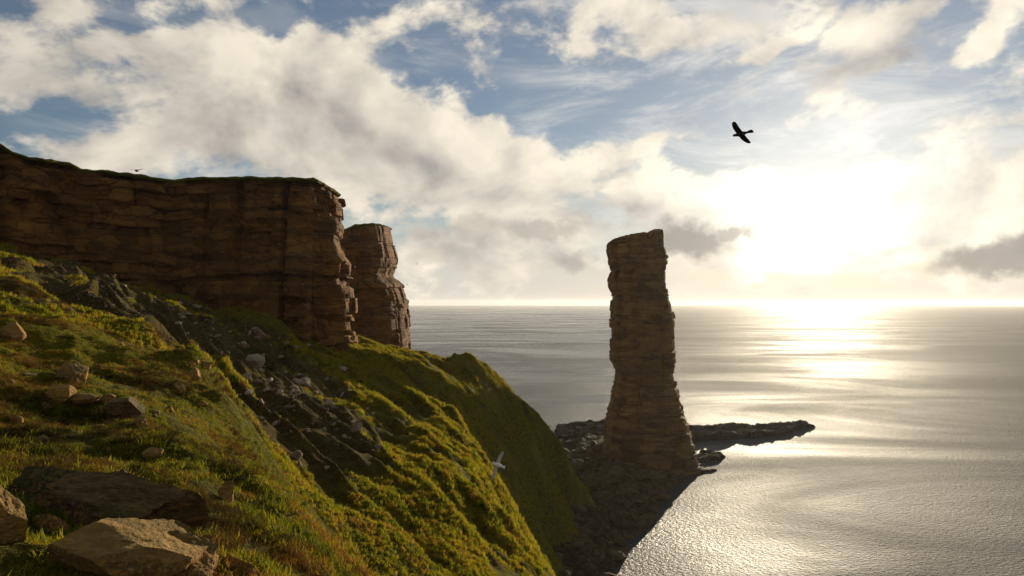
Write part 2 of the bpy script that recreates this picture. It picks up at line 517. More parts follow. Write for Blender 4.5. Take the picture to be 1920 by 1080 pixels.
def mat_grass(name, cols, trans=0.45):
    m, n, b = material(name)
    t = m.node_tree
    rnd = n.new('ShaderNodeObjectInfo').outputs['Random']
    P = n.new('ShaderNodeNewGeometry').outputs['Position']
    f = n.math('ADD', n.math('MULTIPLY', rnd, 0.34), n.math('MULTIPLY', n.mapr(n.noise(P, 0.55, 6, 0.68), 0.30, 0.70, smooth=False), 0.72))
    c = n.ramp(f, [(0.22, cols[0]), (0.42, cols[1]), (0.58, cols[2]), (0.72, cols[3])])
    n.put(b.inputs['Base Color'], c)
    b.inputs['Roughness'].default_value = 0.85
    b.inputs['Specular IOR Level'].default_value = 0.1
    tr = n.new('ShaderNodeBsdfTranslucent')
    n.put(tr.inputs[0], c)
    ms = n.new('ShaderNodeMixShader')
    ms.inputs[0].default_value = trans
    t.links.new(b.outputs[0], ms.inputs[1])
    t.links.new(tr.outputs[0], ms.inputs[2])
    t.links.new(ms.outputs[0], t.nodes['Material Output'].inputs[0])
    return m


M_grass = mat_grass('grass_blades', [(0.050, 0.060, 0.004), (0.170, 0.180, 0.010), (0.28, 0.225, 0.014), (0.25, 0.125, 0.022)])
M_tussock = mat_grass('tussock_blades', [(0.060, 0.066, 0.004), (0.200, 0.205, 0.010), (0.33, 0.27, 0.014), (0.28, 0.16, 0.022)], 0.55)
M_heather = mat_grass('heather_sprigs', [(0.026, 0.018, 0.005), (0.060, 0.036, 0.008), (0.11, 0.060, 0.012), (0.17, 0.080, 0.016)], 0.3)

# ------------------------------------------------------------------ sea
SEA_R = 20000.0
ang = np.linspace(0, 2 * math.pi, 97)[:-1]
radii = [60, 150, 300, 600, 1200, 2500, 5000, 10000, SEA_R]
sv = [(0, 300, 0)] + [(r * math.cos(a), 300 + r * math.sin(a), 0) for r in radii for a in ang]
sf = [(0, 1 + k, 1 + (k + 1) % 96) for k in range(96)]
for j in range(len(radii) - 1):
    o = 1 + j * 96
    sf += [(o + k, o + 96 + k, o + 96 + (k + 1) % 96, o + (k + 1) % 96) for k in range(96)]
tag(mesh_obj('sea', sv, sf, M_sea), kind='structure', label='silver grey sea under the low sun')

# ------------------------------------------------------------------ hillside (one height function, polar tessellation)
vis = [  # photo pixel and chosen distance: visible ground
    (60, 1085, 4.5), (250, 1085, 4.6), (430, 1085, 5.2), (600, 1085, 7.2),
    (0, 1000, 5.6), (200, 1000, 6.2), (400, 1000, 7.2), (540, 1010, 8.6),
    (0, 900, 7.6), (200, 900, 8.6), (350, 905, 10.0), (0, 800, 11.5), (200, 800, 13.5), (350, 810, 16.0),
    (0, 705, 19.0), (200, 695, 23.0), (350, 730, 22.5), (0, 625, 29.0), (150, 605, 35.0), (300, 655, 30.0), (400, 695, 27.0),
    (0, 550, 46.0), (100, 548, 51.0), (200, 578, 47.0), (280, 630, 40.0),
    (442, 790, 20.0), (446, 870, 15.5), (480, 925, 13.2), (560, 965, 12.0), (630, 1030, 10.4), (650, 1085, 9.6),
    (0, 488, 112), (60, 500, 104), (150, 505, 116), (250, 552, 126), (330, 585, 142), (80, 520, 84), (180, 545, 96), (300, 600, 104), (380, 640, 88),
    (450, 602, 150), (520, 604, 156), (590, 650, 162), (645, 680, 167), (420, 660, 104), (450, 720, 90),
    (480, 770, 78), (520, 850, 62), (530, 920, 50), (560, 720, 110), (600, 780, 92), (650, 710, 138), (700, 680, 200), (740, 674, 225),
    (600, 900, 60), (640, 1000, 50), (690, 1085, 44), (700, 850, 80), (750, 760, 130), (800, 728, 172), (780, 850, 90), (850, 900, 86),
    (800, 1000, 63), (860, 1085, 56), (900, 980, 78), (960, 1085, 66),
    (778, 672, 236), (822, 700, 196), (862, 782, 142), (900, 850, 120), (940, 920, 104), (985, 1000, 90), (1022, 1085, 78),
    # grassy knoll behind
    (832, 682, 262), (862, 659, 266), (890, 668, 270), (930, 705, 274), (970, 738, 278), (982, 766, 277), (1020, 795, 284), (1046, 822, 290), (1060, 872, 284),
    (860, 725, 236), (900, 790, 226), (950, 810, 244), (1000, 855, 250), (1040, 905, 260), (965, 890, 226), (1000, 940, 234), (1012, 1000, 216), (1030, 1070, 206),
    (1058, 940, 278),
]
pts = [tuple(at(*v)) for v in vis]
S = {v: at(*v) for v in vis}
hid = [(0, 0, 92.3), (-3, 0, 92.9), (3, 0, 90.6), (6, 2, 87.5), (-10, 0, 95.0), (-30, 0, 101), (-60, 30, 103), (-70, 60, 104), (0, 6, 89.6), (4, 6, 84), (8, 10, 76), (0, 12, 86), (2, 20, 80), (-3, 25, 82.0),
       (-7, 40, 81), (-20, 42, 86.5), (-14, 30, 87), (-26, 60, 86), (3, 40, 70), (12, 30, 60), (20, 10, 60), (-120, 110, 112), (-140, 150, 112), (-100, 180, 100), (-60, 200, 88), (-75, 240, 86),
       (20, 60, 40), (30, 40, 30), (45, 50, 8), (60, 60, -6), (12, 80, 52), (25, 90, 22), (40, 90, 2), (60, 110, -8),
       (8, 105, 48), (20, 110, 24), (34, 120, 3), (60, 140, -8), (2, 140, 46), (12, 150, 24), (26, 160, 4), (55, 180, -8),
       (-8, 196, 50), (4, 190, 30), (14, 195, 10), (30, 200, 1.5), (55, 215, -8),
       (-30, 270, 72), (-50, 300, 70), (-30, 320, 50), (-10, 305, 48), (8, 312, 26), (0, 350, 8), (25, 320, 12), (-60, 360, 30), (-40, 420, -6), (0, 400, -5), (15, 440, -8)]
# beach: boulder shore between the hill and the stack
hid += [(14, 232, 5), (28, 238, 3.2), (36, 250, 1.2), (48, 258, -1.5), (24, 262, 7), (36, 275, 4), (50, 285, 1.2), (62, 292, -1.5), (34, 292, 9), (46, 310, 4.5), (62, 320, 1.2), (74, 326, -1.5),
        (40, 325, 8), (54, 345, 4.5), (72, 350, 1.4), (86, 350, -1.4), (36, 360, 7), (60, 380, 5), (80, 380, 3), (92, 372, 0.2), (104, 372, -2.5), (34, 400, 5), (60, 420, 5), (85, 415, 3), (108, 400, -3),
        (30, 450, 2), (60, 460, 4), (90, 450, 0), (45, 500, 1), (70, 500, 1), (100, 490, -4), (40, 560, -6), (90, 560, -8), (140, 440, -10), (150, 560, -10), (80, 200, -10), (120, 320, -10), (160, 380, -10), (0, 600, -10), (-100, 500, -10), (-250, 600, -10), (-150, 350, 40), (-250, 300, 60)]
below = [(500, 830, 22, 1.8), (480, 795, 27, 2.0), (540, 880, 18, 1.4), (600, 940, 15, 1.2), (665, 1000, 14, 1.5), (730, 1050, 14, 1.8), (470, 740, 30, 1.5), (440, 720, 34, 1.5), (300, 600, 55, 1.2),
         (200, 540, 66, 0.6), (0, 515, 66, 0.2), (0, 498, 90, 0.2), (100, 520, 72, 0.5), (520, 880, 30, 3.0), (600, 960, 26, 3.0)]
hid += [tuple(at(a, b, c) - Vector((0, 0, d))) for a, b, c, d in below]
CP = np.array(pts + hid, float)


def _solve(CP):
    d = np.sqrt(((CP[:, None, :2] - CP[None, :, :2]) ** 2).sum(-1) + 0.6)
    n = len(CP)
    A = np.zeros((n + 3, n + 3))
    A[:n, :n] = d - np.eye(n) * 0.02
    A[:n, n] = 1
    A[:n, n + 1:n + 3] = CP[:, :2]
    A[n:, :n] = A[:n, n:].T
    b = np.zeros(n + 3)
    b[:n] = CP[:, 2]
    return np.linalg.solve(A, b)


RBF = _solve(CP)


def height(x, y):
    x = np.asarray(x, float)
    y = np.asarray(y, float)
    z = RBF[-3] + RBF[-2] * x + RBF[-1] * y
    for k in range(len(CP)):
        z = z + RBF[k] * np.sqrt((x - CP[k, 0]) ** 2 + (y - CP[k, 1]) ** 2 + 0.6)
    r = np.sqrt(x * x + y * y)
    far = sstep(20, 90, r)
    land = sstep(6, 16, z)
    far = far * (1 - 0.62 * sstep(150, 225, y))
    # ribs running down the slope
    u, v = 0.64 * x - 0.77 * y, 0.77 * x + 0.64 * y
    rib = fbm(u / 30.0, v / 6.5, octaves=4, seed=3)
    rib = (1 - 2 * np.abs(rib)) * 1.0
    z = z + land * far * (rib * 2.8 - 1.9 + fbm(x / 9.0, y / 9.0, octaves=4, seed=11) * 1.0)
    z = z + land * far * fbm(x / 2.2, y / 2.2, octaves=3, seed=15) * 0.35
    gul = np.abs(fbm((0.8 * x - 0.6 * y) / 26, (0.6 * x + 0.8 * y) / 7, octaves=4, seed=19))
    z = z + land * sstep(150, 225, y) * (fbm(x / 7, y / 7, octaves=4, seed=16) * 1.2 + 1.0 - 6.0 * np.minimum(gul, 0.35) * sstep(225, 250, y) + 0.35 * fbm(x / 1.8, y / 1.8, octaves=2, seed=18))
    near = 1 - sstep(20, 90, r)
    hum = 1 - np.abs(fbm(x / 3.2, y / 3.2, octaves=3, seed=21)) * 2
    z = z + land * near * sstep(2, 14, r) * (hum * 0.34 + fbm(x / 7, y / 7, octaves=3, seed=25) * 0.5)
    z = z + land * near * (fbm(x / 0.7, y / 0.7, octaves=4, seed=31) * 0.16)
    # beach lumps
    z = z + (1 - land) * fbm(x / 5.0, y / 5.0, octaves=4, seed=41) * 1.7 * sstep(-2, 2, z)
    return z


NA, NR = 500, 860
AZ = np.radians(np.linspace(-43.0, 19.0, NA))
RR = 2.3 * (620 / 2.3) ** np.linspace(0, 1, NR)
GX = RR[:, None] * np.sin(AZ)[None, :]
GY = RR[:, None] * np.cos(AZ)[None, :]
GZ = height(GX, GY)
tan_el = (GZ - EYE.z) / RR[:, None]
vis_max = np.maximum.accumulate(tan_el, axis=0)
VISIBLE = tan_el >= vis_max - 0.004
gv = np.stack([GX, GY, GZ], -1).reshape(-1, 3)
gf = grid_faces(NR, NA)[:, ::-1]
fc = gv[gf].mean(1)
keep = fc[:, 2] > -6
beach_m = (fc[:, 1] > 195) & (fc[:, 2] < 11 + 2 * fbm(fc[:, 0] / 14, fc[:, 1] / 14, octaves=3, seed=8)) & (fc[:, 0] > 5)
knoll_m = (fc[:, 1] > 214 + 0.25 * fc[:, 0]) & ~beach_m & (fc[:, 0] > -32)


def sub_mesh(name, mask, mat):
    f = gf[mask]
    used, inv = np.unique(f, return_inverse=True)
    return mesh_obj(name, gv[used], inv.reshape(-1, 4).astype(np.int32), mat)


hill = tag(sub_mesh('hillside', keep & ~beach_m & ~knoll_m, M_turf), 'steep grassy hillside with scree falling to the sea', kind='structure')
tag(sub_mesh('grassy_knoll', keep & knoll_m, M_turf), 'green grassy knoll behind the slope above the beach', kind='structure')
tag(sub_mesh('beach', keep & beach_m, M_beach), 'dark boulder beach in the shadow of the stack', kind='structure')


def hit(px, py):
    """first point of the hillside seen at a photo pixel"""
    d = ray(px, py)
    a = math.atan2(d.x, d.y)
    t = d.z / math.hypot(d.x, d.y)
    j = int(np.clip(np.searchsorted(AZ, a), 1, NA - 1))
    colz = tan_el[:, j]
    k = np.argmax(colz >= t)
    if colz[k] < t:
        return None
    r = RR[k]
    return Vector((r * math.sin(a), r * math.cos(a), EYE.z + t * r))


# ------------------------------------------------------------------ haze
hz = 20500.0
hb = bmesh.new()
bmesh.ops.create_cube(hb, size=1.0)
for v in hb.verts:
    v.co = Vector((v.co.x * 2 * hz, 300 + v.co.y * 2 * hz, 150.0 if v.co.z > 0 else -12.0))
hm = bpy.data.meshes.new('haze')
hb.to_mesh(hm)
haze = bpy.data.objects.new('haze', hm)
col.objects.link(haze)
mh = bpy.data.materials.new('sea_haze')
mh.use_nodes = True
mh.node_tree.nodes.clear()
hv = mh.node_tree.nodes.new('ShaderNodeVolumePrincipled')
hv.inputs['Color'].default_value = (0.95, 0.95, 0.95, 1)
hv.inputs['Density'].default_value = 0.000024
hv.inputs['Anisotropy'].default_value = 0.4
ho = mh.node_tree.nodes.new('ShaderNodeOutputMaterial')
mh.node_tree.links.new(hv.outputs[0], ho.inputs['Volume'])
hm.materials.append(mh)
tag(haze, 'pale sea haze over the water', kind='stuff')


# ------------------------------------------------------------------ cliffs built bed by bed
def resample(poly, ds):
    poly = np.array(poly, float)
    seg = np.sqrt((np.diff(poly, axis=0) ** 2).sum(1))
    s = np.concatenate([[0], np.cumsum(seg)])
    t = np.arange(0, s[-1], ds)
    P = np.stack([np.interp(t, s, poly[:, 0]), np.interp(t, s, poly[:, 1])], -1)
    k = 5                                     # ease the corners a little
    ker = np.ones(k) / k
    Pp = np.pad(P, ((k // 2, k // 2), (0, 0)), 'edge')
    P = np.stack([np.convolve(Pp[:, i], ker, 'valid') for i in (0, 1)], -1)
    T = np.gradient(P, axis=0)
    T /= np.maximum(np.sqrt((T ** 2).sum(1)), 1e-6)[:, None]
    return P, np.stack([T[:, 1], -T[:, 0]], -1), t


ROWS = np.array([0.0, 0.03, 0.10, 0.25, 0.45, 0.65, 0.82, 0.93, 0.98, 1.0])
EDGE = np.array([0.55, 0.16, 0.03, 0.0, 0.0, 0.0, 0.02, 0.08, 0.22, 0.5])


def bed_offsets(t, k, seed, joint, amp):
    """blocks along one bed: own offset for each, a groove at each joint"""
    r = np.random.default_rng(seed * 977 + k)
    pos, cells = 0.0, []
    while pos < t[-1] + 1:
        pos += r.uniform(*joint)
        cells.append(pos)
    cells = np.array(cells)
    idx = np.searchsorted(cells, t)
    off = r.normal(0, amp, len(cells) + 1)[idx]
    dist = np.min(np.abs(t[:, None] - cells[None, :]), axis=1)
    near = np.argmin(np.abs(t[:, None] - cells[None, :]), axis=1)
    return off - (r.uniform(0, 1.0, len(cells)) ** 2)[near] * np.exp(-(dist / 0.28) ** 2)


def joints(t, n, seed, deep=(0.8, 4.2)):
    """master joints that cut through many beds"""
    r = np.random.default_rng(seed)
    c, w, d = r.uniform(0, t[-1], n), r.uniform(0.4, 1.6, n), r.uniform(*deep, n)
    out = 0
    for a, b, e in zip(c, w, d):
        out = out - e * np.exp(-((t - a) / b) ** 2)
    # panels between them stand in or out
    step = np.searchsorted(np.sort(c), t)
    return out + r.normal(0, 1.0, n + 1)[step]


def cliff_beds(parent, plan, ztop, depth, profile, seed, thick=(2.3, 9.0), ds=0.4, joint=(2.0, 8.0), amp=0.7, mat=None, rough=1.0, edge=1.35, stand=1.0):
    P, Nn, t = resample(plan, ds)
    zt = ztop(P, t)
    d = 0.4
    k = 0
    r = np.random.default_rng(seed)
    master = joints(t, max(6, int(t[-1] / 8)), seed + 1)
    zb0 = zt - d
    while d < depth:
        th = float(np.clip(r.lognormal(math.log(thick[0]), 0.65), 0.6, thick[1]))
        boff = r.normal(0, 0.45) * stand
        ek = r.uniform(0.15, 1.2) ** 1.6
        dip = r.normal(0, 0.010)
        blk = bed_offsets(t, k, seed, joint, amp)
        zt0 = zb0 + 0.0
        wav2 = 0.5 * fbm(t / 30.0, np.full_like(t, (k + 1) * 0.35), octaves=3, seed=seed)
        zb0 = np.minimum(zt - d - th + wav2 + dip * (t - t.mean()) * min(1, d / 8), zt0 - 0.3)
        vs = []
        for v, e in zip(ROWS, EDGE):
            z = zb0 + (zt0 - zb0) * v
            x, y = P[:, 0], P[:, 1]
            # large buttresses and gullies, then block and grain relief
            o = profile(P, t, z) + boff + blk + stand * master * (0.7 + 0.5 * vnoise(t / 15, z / 12, seed=seed + 2))
            o = o + rough * (2.2 * fbm(t / 22.0, z / 40.0, octaves=3, seed=seed + 5) + 0.8 * fbm(t / 5.0, z / 7.0, octaves=3, seed=seed + 6) + 0.22 * fbm(t / 1.1, z / 0.8, octaves=3, seed=seed + 7))
            o = o - edge * ek * e * (1 + 0.5 * vnoise(t / 1.7, np.full_like(t, k + v), seed=seed + 9))
            vs.append(np.stack([x + Nn[:, 0] * o, y + Nn[:, 1] * o, z], -1))
        top_in = vs[-1].copy()
        top_in[:, :2] -= Nn * 4.5
        bot_in = vs[0].copy()
        bot_in[:, :2] -= Nn * 3.0
        bot_in[:, 2] -= 0.5
        top_in[:, 2] -= 0.03
        V = np.concatenate([bot_in[None], np.array(vs), top_in[None]])
        o = mesh_obj('rock_bed', V.reshape(-1, 3), grid_faces(len(V), len(t)), mat, parent, sharp=38)
        d += th
        k += 1
    back = [np.stack([P[:, 0] - Nn[:, 0] * q, P[:, 1] - Nn[:, 1] * q, zz], -1) for q, zz in ((2.6, zt - depth), (3.4, zt - depth * 0.5), (4.0, zt - 1.2), (9.0, zt - 1.6))]
    mesh_obj('rock_core', np.array(back).reshape(-1, 3), grid_faces(4, len(t)), mat, parent)
    return P, Nn, t, zt


# main cliff
MAIN = [(-170, 108), (-128, 128), (-106, 139), (-102, 146), (-99, 153), (-95, 155), (-88, 157), (-80, 163), (-70, 164.5), (-58, 166), (-51.5, 166.5), (-48.0, 167), (-47.6, 175), (-47.1, 188), (-54, 195), (-75, 205), (-120, 232)]
TOPLINE = np.array([(-900, 200), (-300, 235), (0, 268), (20, 283), (50, 293), (100, 300), (130, 306), (150, 317), (190, 318), (250, 326), (310, 336), (335, 335), (380, 331), (450, 330), (560, 332), (620, 336), (640, 340), (655, 348), (2000, 348)], float)


def ztop_main(P, t):
    px = W / 2 + FPX * P[:, 0] / P[:, 1]
    py = np.interp(px, TOPLINE[:, 0], TOPLINE[:, 1])
    z = np.array([at(a, b, c).z for a, b, c in zip(px, py, P[:, 1])])
    front = np.argmax(P[:, 1] > 167.5)
    z[front:] = z[front - 1] - 0.02 * (t[front:] - t[front])
    return z + 0.25 * fbm(t / 3.0, t * 0, octaves=3, seed=77)


def prof_main(P, t, z):
    lean = np.clip(126 - z, 0, 60)
    o = 0.05 * lean
    right = sstep(-66, -48, P[:, 0])
    o = o + right * (1.7 * sstep(107.0, 104.5, z) + 0.5 * sstep(119, 112, z) - 0.9 * np.exp(-((z - 110) / 3.0) ** 2))
    o = o + (1 - right) * 1.4 * sstep(112, 104, z) * (0.6 + 0.4 * vnoise(t / 11, t * 0, seed=4))
    return o


main_cliff = tag(empty('sea_cliff', (-60, 160, 84)), 'tall dark layered sandstone cliff with a sunlit prow, at the left', 'cliff')
main_cliff.location = (0, 0, 0)
Pm, Nm, tm, zm = cliff_beds(main_cliff, MAIN, ztop_main, 50.0, prof_main, 101, mat=M_cliff)


def turf_cap(parent, P, Nn, t, zt, prof, mat):
    rows = []
    for d, dz in ((-0.25, -0.85), (0.15, -0.45), (-0.35, -0.05), (-1.2, 0.2), (-3, 0.1), (-8, -0.8), (-16, -2.5)):
        o = prof(P, t, zt) + d + 0.5 * fbm(t / 3, t * 0 + 2, octaves=3, seed=5)
        z = zt + dz + 0.25 * fbm(t / 1.6, t * 0 + d, octaves=3, seed=6)
        rows.append(np.stack([P[:, 0] + Nn[:, 0] * o, P[:, 1] + Nn[:, 1] * o, z], -1))
    V = np.array(rows)
    return mesh_obj('turf_cap', V.reshape(-1, 3), grid_faces(len(V), len(t)), mat, parent)


turf_cap(main_cliff, Pm, Nm, tm, zm, prof_main, M_captop)

# second headland
HEAD = [(-96, 246), (-70, 251), (-52.5, 254), (-50.5, 262), (-50.0, 274), (-58, 286), (-90, 300)]
HTOP = np.array([(400, 440), (640, 432), (665, 421), (700, 419), (722, 424), (737, 440), (2000, 446)], float)


def ztop_head(P, t):
    px = W / 2 + FPX * P[:, 0] / P[:, 1]
    py = np.interp(px, HTOP[:, 0], HTOP[:, 1])
    z = np.array([at(a, b, c).z for a, b, c in zip(px, py, P[:, 1])])
    back = np.argmax(P[:, 1] > 275)
    z[back:] = z[back - 1]
    return z


def prof_head(P, t, z):
    side = sstep(-60, -50.5, P[:, 0])
    zz = np.array([70, 79, 95, 101, 103.5, 104.8, 107.5, 111, 116, 122, 127.0])
    oo = np.array([9.4, 9.0, 8.2, 6.4, 3.2, 2.2, 3.4, 4.0, 3.0, 2.0, 0.8])
    o = np.interp(z, zz, oo)
    return o * side + (1 - side) * 0.12 * np.clip(125 - z, 0, 60)


headland = tag(empty('sea_cliff'), 'smaller sandstone headland with an overhanging nose behind the tall cliff', 'cliff')
Ph, Nh, th_, zh = cliff_beds(headland, HEAD, ztop_head, 52.0, prof_head, 202, thick=(2.0, 7.0), ds=0.5, mat=M_cliff, rough=0.8, edge=1.1, amp=0.25, stand=0.4)
turf_cap(headland, Ph, Nh, th_, zh, prof_head, M_captop)

# ------------------------------------------------------------------ the sea stack
STACK_Y = 394.0
EDGES = np.array([(433, 1140, 1240), (450, 1140, 1241), (475, 1142, 1246), (500, 1145, 1247), (508, 1148, 1246), (525, 1143, 1245), (540, 1145, 1246), (548, 1150, 1248), (555, 1150, 1252), (570, 1149, 1254),
                  (582, 1148, 1256), (595, 1147, 1260), (620, 1146, 1262), (650, 1146, 1263), (680, 1148, 1264), (690, 1154, 1264), (702, 1156, 1263), (715, 1153, 1264), (723, 1155, 1264), (729, 1150, 1268),
                  (745, 1147, 1272), (760, 1144, 1275), (775, 1141, 1276), (786, 1137, 1284), (800, 1136, 1288), (830, 1133, 1296), (850, 1131, 1300), (866, 1128, 1305), (890, 1122, 1310), (910, 1118, 1312)], float)
EZ = np.array([at(960, e[0], STACK_Y).z for e in EDGES])
EL = (EDGES[:, 1] - 960) * STACK_Y / FPX
ER = (EDGES[:, 2] - 960) * STACK_Y / FPX


def stack_top(x):
    px = 960 + x * FPX / STACK_Y
    py = np.interp(px, [1100, 1140, 1146, 1160, 1200, 1206, 1208, 1213, 1216, 1300], [466, 459, 451, 446, 439, 441, 449, 449, 441, 441])
    return np.array([at(a, b, STACK_Y).z for a, b in zip(px.ravel(), py.ravel())]).reshape(px.shape)


stack = tag(empty('sea_stack'), 'tall free-standing sandstone sea stack rising from the water before the low sun', 'sea stack')
NS = 150
th = np.linspace(0, 2 * math.pi, NS + 1)[:-1]


def stack_ring(z, k, v, e, boff, blk):
    l, r_ = np.interp(z, EZ[::-1], EL[::-1]), np.interp(z, EZ[::-1], ER[::-1])
    cx, hw = (l + r_) / 2, (r_ - l) / 2
    c, s = np.cos(th), np.sin(th)
    pw = 3.6
    rad = (np.abs(c) ** pw + np.abs(s * 1.0) ** pw) ** (-1 / pw)
    hd = hw * 0.86
    rel = -0.5 + boff * 1.6 + blk + 0.9 * fbm(c * 2.2 + 5, s * 2.2 + 3, z / 30.0, octaves=3, seed=61) + 0.5 * fbm(c * 7, s * 7, z / 4.0, octaves=3, seed=62) - e * 4.6
    rel = rel - 1.1 * np.exp(-((np.cos(th - R(-82)) - 1) / 0.0012) ** 2) * sstep(60, 70, z)          # the long vertical crack
    k2 = np.maximum(np.abs(c), 0.0)
    x = cx + c * rad * hw + np.sign(c) * np.abs(c) ** 0.5 * rel * 0.85
    y = STACK_Y + s * rad * hd + s * rel
    return np.stack([x, y, np.broadcast_to(z, x.shape)], -1)


z, k = -3.0, 0
rs = np.random.default_rng(5)
ZTOPMAX = at(960, 438, STACK_Y).z
while z < ZTOPMAX - 0.5:
    tk = min(float(np.clip(rs.lognormal(math.log(2.2), 0.6), 0.7, 8.0)), ZTOPMAX - z)
    if ZTOPMAX - z - tk < 1.2:
        tk = ZTOPMAX - z
    ek = rs.uniform(0.15, 1.2) ** 1.6
    boff, blk = rs.normal(0, 0.28), joints(th * 20, 13, 55, (0.3, 1.8)) * 0.7 + bed_offsets(th * 20, k, 303, (3.0, 11.0), 0.5)
    rows = []
    for v, e in zip(ROWS, EDGE):
        ring = stack_ring(np.full(NS, z + tk * v), k, v, e * ek, boff, blk)
        rows.append(ring)
    V = np.array(rows)
    cen = np.array([V[-1, :, 0].mean(), STACK_Y, 0])
    inner_t, inner_b = V[-1].copy(), V[0].copy()
    inner_t[:, :2] = cen[:2] + (inner_t[:, :2] - cen[:2]) * 0.5
    inner_b[:, :2] = cen[:2] + (inner_b[:, :2] - cen[:2]) * 0.7
    inner_t2 = inner_t.copy()
    inner_t2[:, :2] = cen[:2] + (inner_t2[:, :2] - cen[:2]) * 0.02
    V = np.concatenate([inner_b[None], V, inner_t[None], inner_t2[None]])
    if z + tk > 122:
        V[..., 2] = np.minimum(V[..., 2], stack_top(V[..., 0]) + 0.25 * fbm(V[..., 0] / 2, V[..., 1] / 2, octaves=3, seed=9))
    mesh_obj('rock_bed', V.reshape(-1, 3), grid_faces(len(V), NS, True), M_stack, stack, sharp=38)
    z += tk
    k += 1
# summit block on the right, split from the rest by a notch
zl, zh2 = at(960, 462, STACK_Y).z, at(960, 433, STACK_Y).z
xl, xr = (1214 - 960) * STACK_Y / FPX, (1239 - 960) * STACK_Y / FPX
rows = []
for v, e in [(0, 0), (0.3, 0), (0.55, 0.0), (0.75, 0.15), (0.9, 0.45), (0.97, 1.0), (1.0, 1.8), (1.0, 4.0)]:
    c, s = np.cos(th), np.sin(th)
    rad = (np.abs(c) ** 4 + np.abs(s) ** 4) ** -0.25
    hw = (xr - xl) / 2 - e
    rel = 0.35 * fbm(c * 3, s * 3, np.full(NS, v * 3), octaves=3, seed=71)
    rows.append(np.stack([(xl + xr) / 2 + c * rad * (max(hw, 0.05)) + c * rel, STACK_Y - 2 + s * rad * max(11 - e, 0.1) + s * rel, np.full(NS, zl + (zh2 - zl) * v)], -1))
V = np.array(rows)
mesh_obj('summit_block', V.reshape(-1, 3), grid_faces(len(V), NS, True), M_stack, stack, sharp=38)


# ------------------------------------------------------------------ reefs at the water line
def poly_mask(x, y, poly):
    """signed distance-ish to a polygon, positive inside"""
    poly = np.array(poly, float)
    inside = np.zeros(x.shape, bool)
    dist = np.full(x.shape, 1e9)
    for i in range(len(poly)):
        a, b = poly[i], poly[(i + 1) % len(poly)]
        cond = ((a[1] > y) != (b[1] > y)) & (x < (b[0] - a[0]) * (y - a[1]) / (b[1] - a[1] + 1e-12) + a[0])
        inside ^= cond
        ab = b - a
        tt = np.clip(((x - a[0]) * ab[0] + (y - a[1]) * ab[1]) / (ab @ ab), 0, 1)
        dist = np.minimum(dist, np.hypot(x - a[0] - ab[0] * tt, y - a[1] - ab[1] * tt))
    return np.where(inside, dist, -dist)


def reef(name, poly, zc, label, step=0.7, seed=1, jag=1.6, tilt=(0, 0)):
    poly = np.array(poly, float)
    lo, hi = poly.min(0) - 6, poly.max(0) + 6
    xs, ys = np.arange(lo[0], hi[0], step), np.arange(lo[1], hi[1], step)
    X, Y = np.meshgrid(xs, ys)
    sdv = poly_mask(X, Y, poly) + 3.0 * fbm(X / 7, Y / 7, octaves=4, seed=seed)
    up = sstep(-0.6, 1.8, sdv)
    u = 0.9 * X + 0.42 * Y
    w = -0.42 * X + 0.9 * Y
    lay = fbm(u / 22, w / 3.2, octaves=4, seed=seed + 3)
    steps = np.floor((lay * 3.5 + fbm(X / 12, Y / 12, octaves=2, seed=seed + 4) * 2) * 1.4) / 1.4
    Z = -3 + up * (3 + zc + steps * jag * 0.45 + 0.6 * jag * fbm(X / 2.2, Y / 2.2, octaves=3, seed=seed + 5) + tilt[0] * (X - lo[0]) + tilt[1] * (Y - lo[1]))
    o = mesh_obj(name, np.stack([X, Y, Z], -1).reshape(-1, 3), grid_faces(*X.shape), M_reef, sharp=35)
    return tag(o, label, 'reef')


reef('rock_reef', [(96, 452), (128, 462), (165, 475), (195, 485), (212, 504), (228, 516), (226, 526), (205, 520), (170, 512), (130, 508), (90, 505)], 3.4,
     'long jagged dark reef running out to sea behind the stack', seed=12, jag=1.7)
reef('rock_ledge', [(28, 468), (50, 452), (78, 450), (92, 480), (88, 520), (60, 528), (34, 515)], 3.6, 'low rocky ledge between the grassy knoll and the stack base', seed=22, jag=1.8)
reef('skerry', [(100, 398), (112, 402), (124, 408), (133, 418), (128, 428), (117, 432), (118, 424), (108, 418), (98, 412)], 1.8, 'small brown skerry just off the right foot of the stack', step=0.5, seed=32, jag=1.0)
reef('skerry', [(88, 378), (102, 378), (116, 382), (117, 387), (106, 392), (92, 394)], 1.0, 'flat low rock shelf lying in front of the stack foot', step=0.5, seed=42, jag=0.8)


# ------------------------------------------------------------------ rocks
def ico(sub):
    bm = bmesh.new()
    bmesh.ops.create_icosphere(bm, subdivisions=sub, radius=1.0)
    v = np.array([x.co[:] for x in bm.verts])
    f = np.array([[x.index for x in p.verts] for p in bm.faces], np.int32)
    bm.free()
    return v, f


ICO = {k: ico(k) for k in (2, 3, 5, 6)}


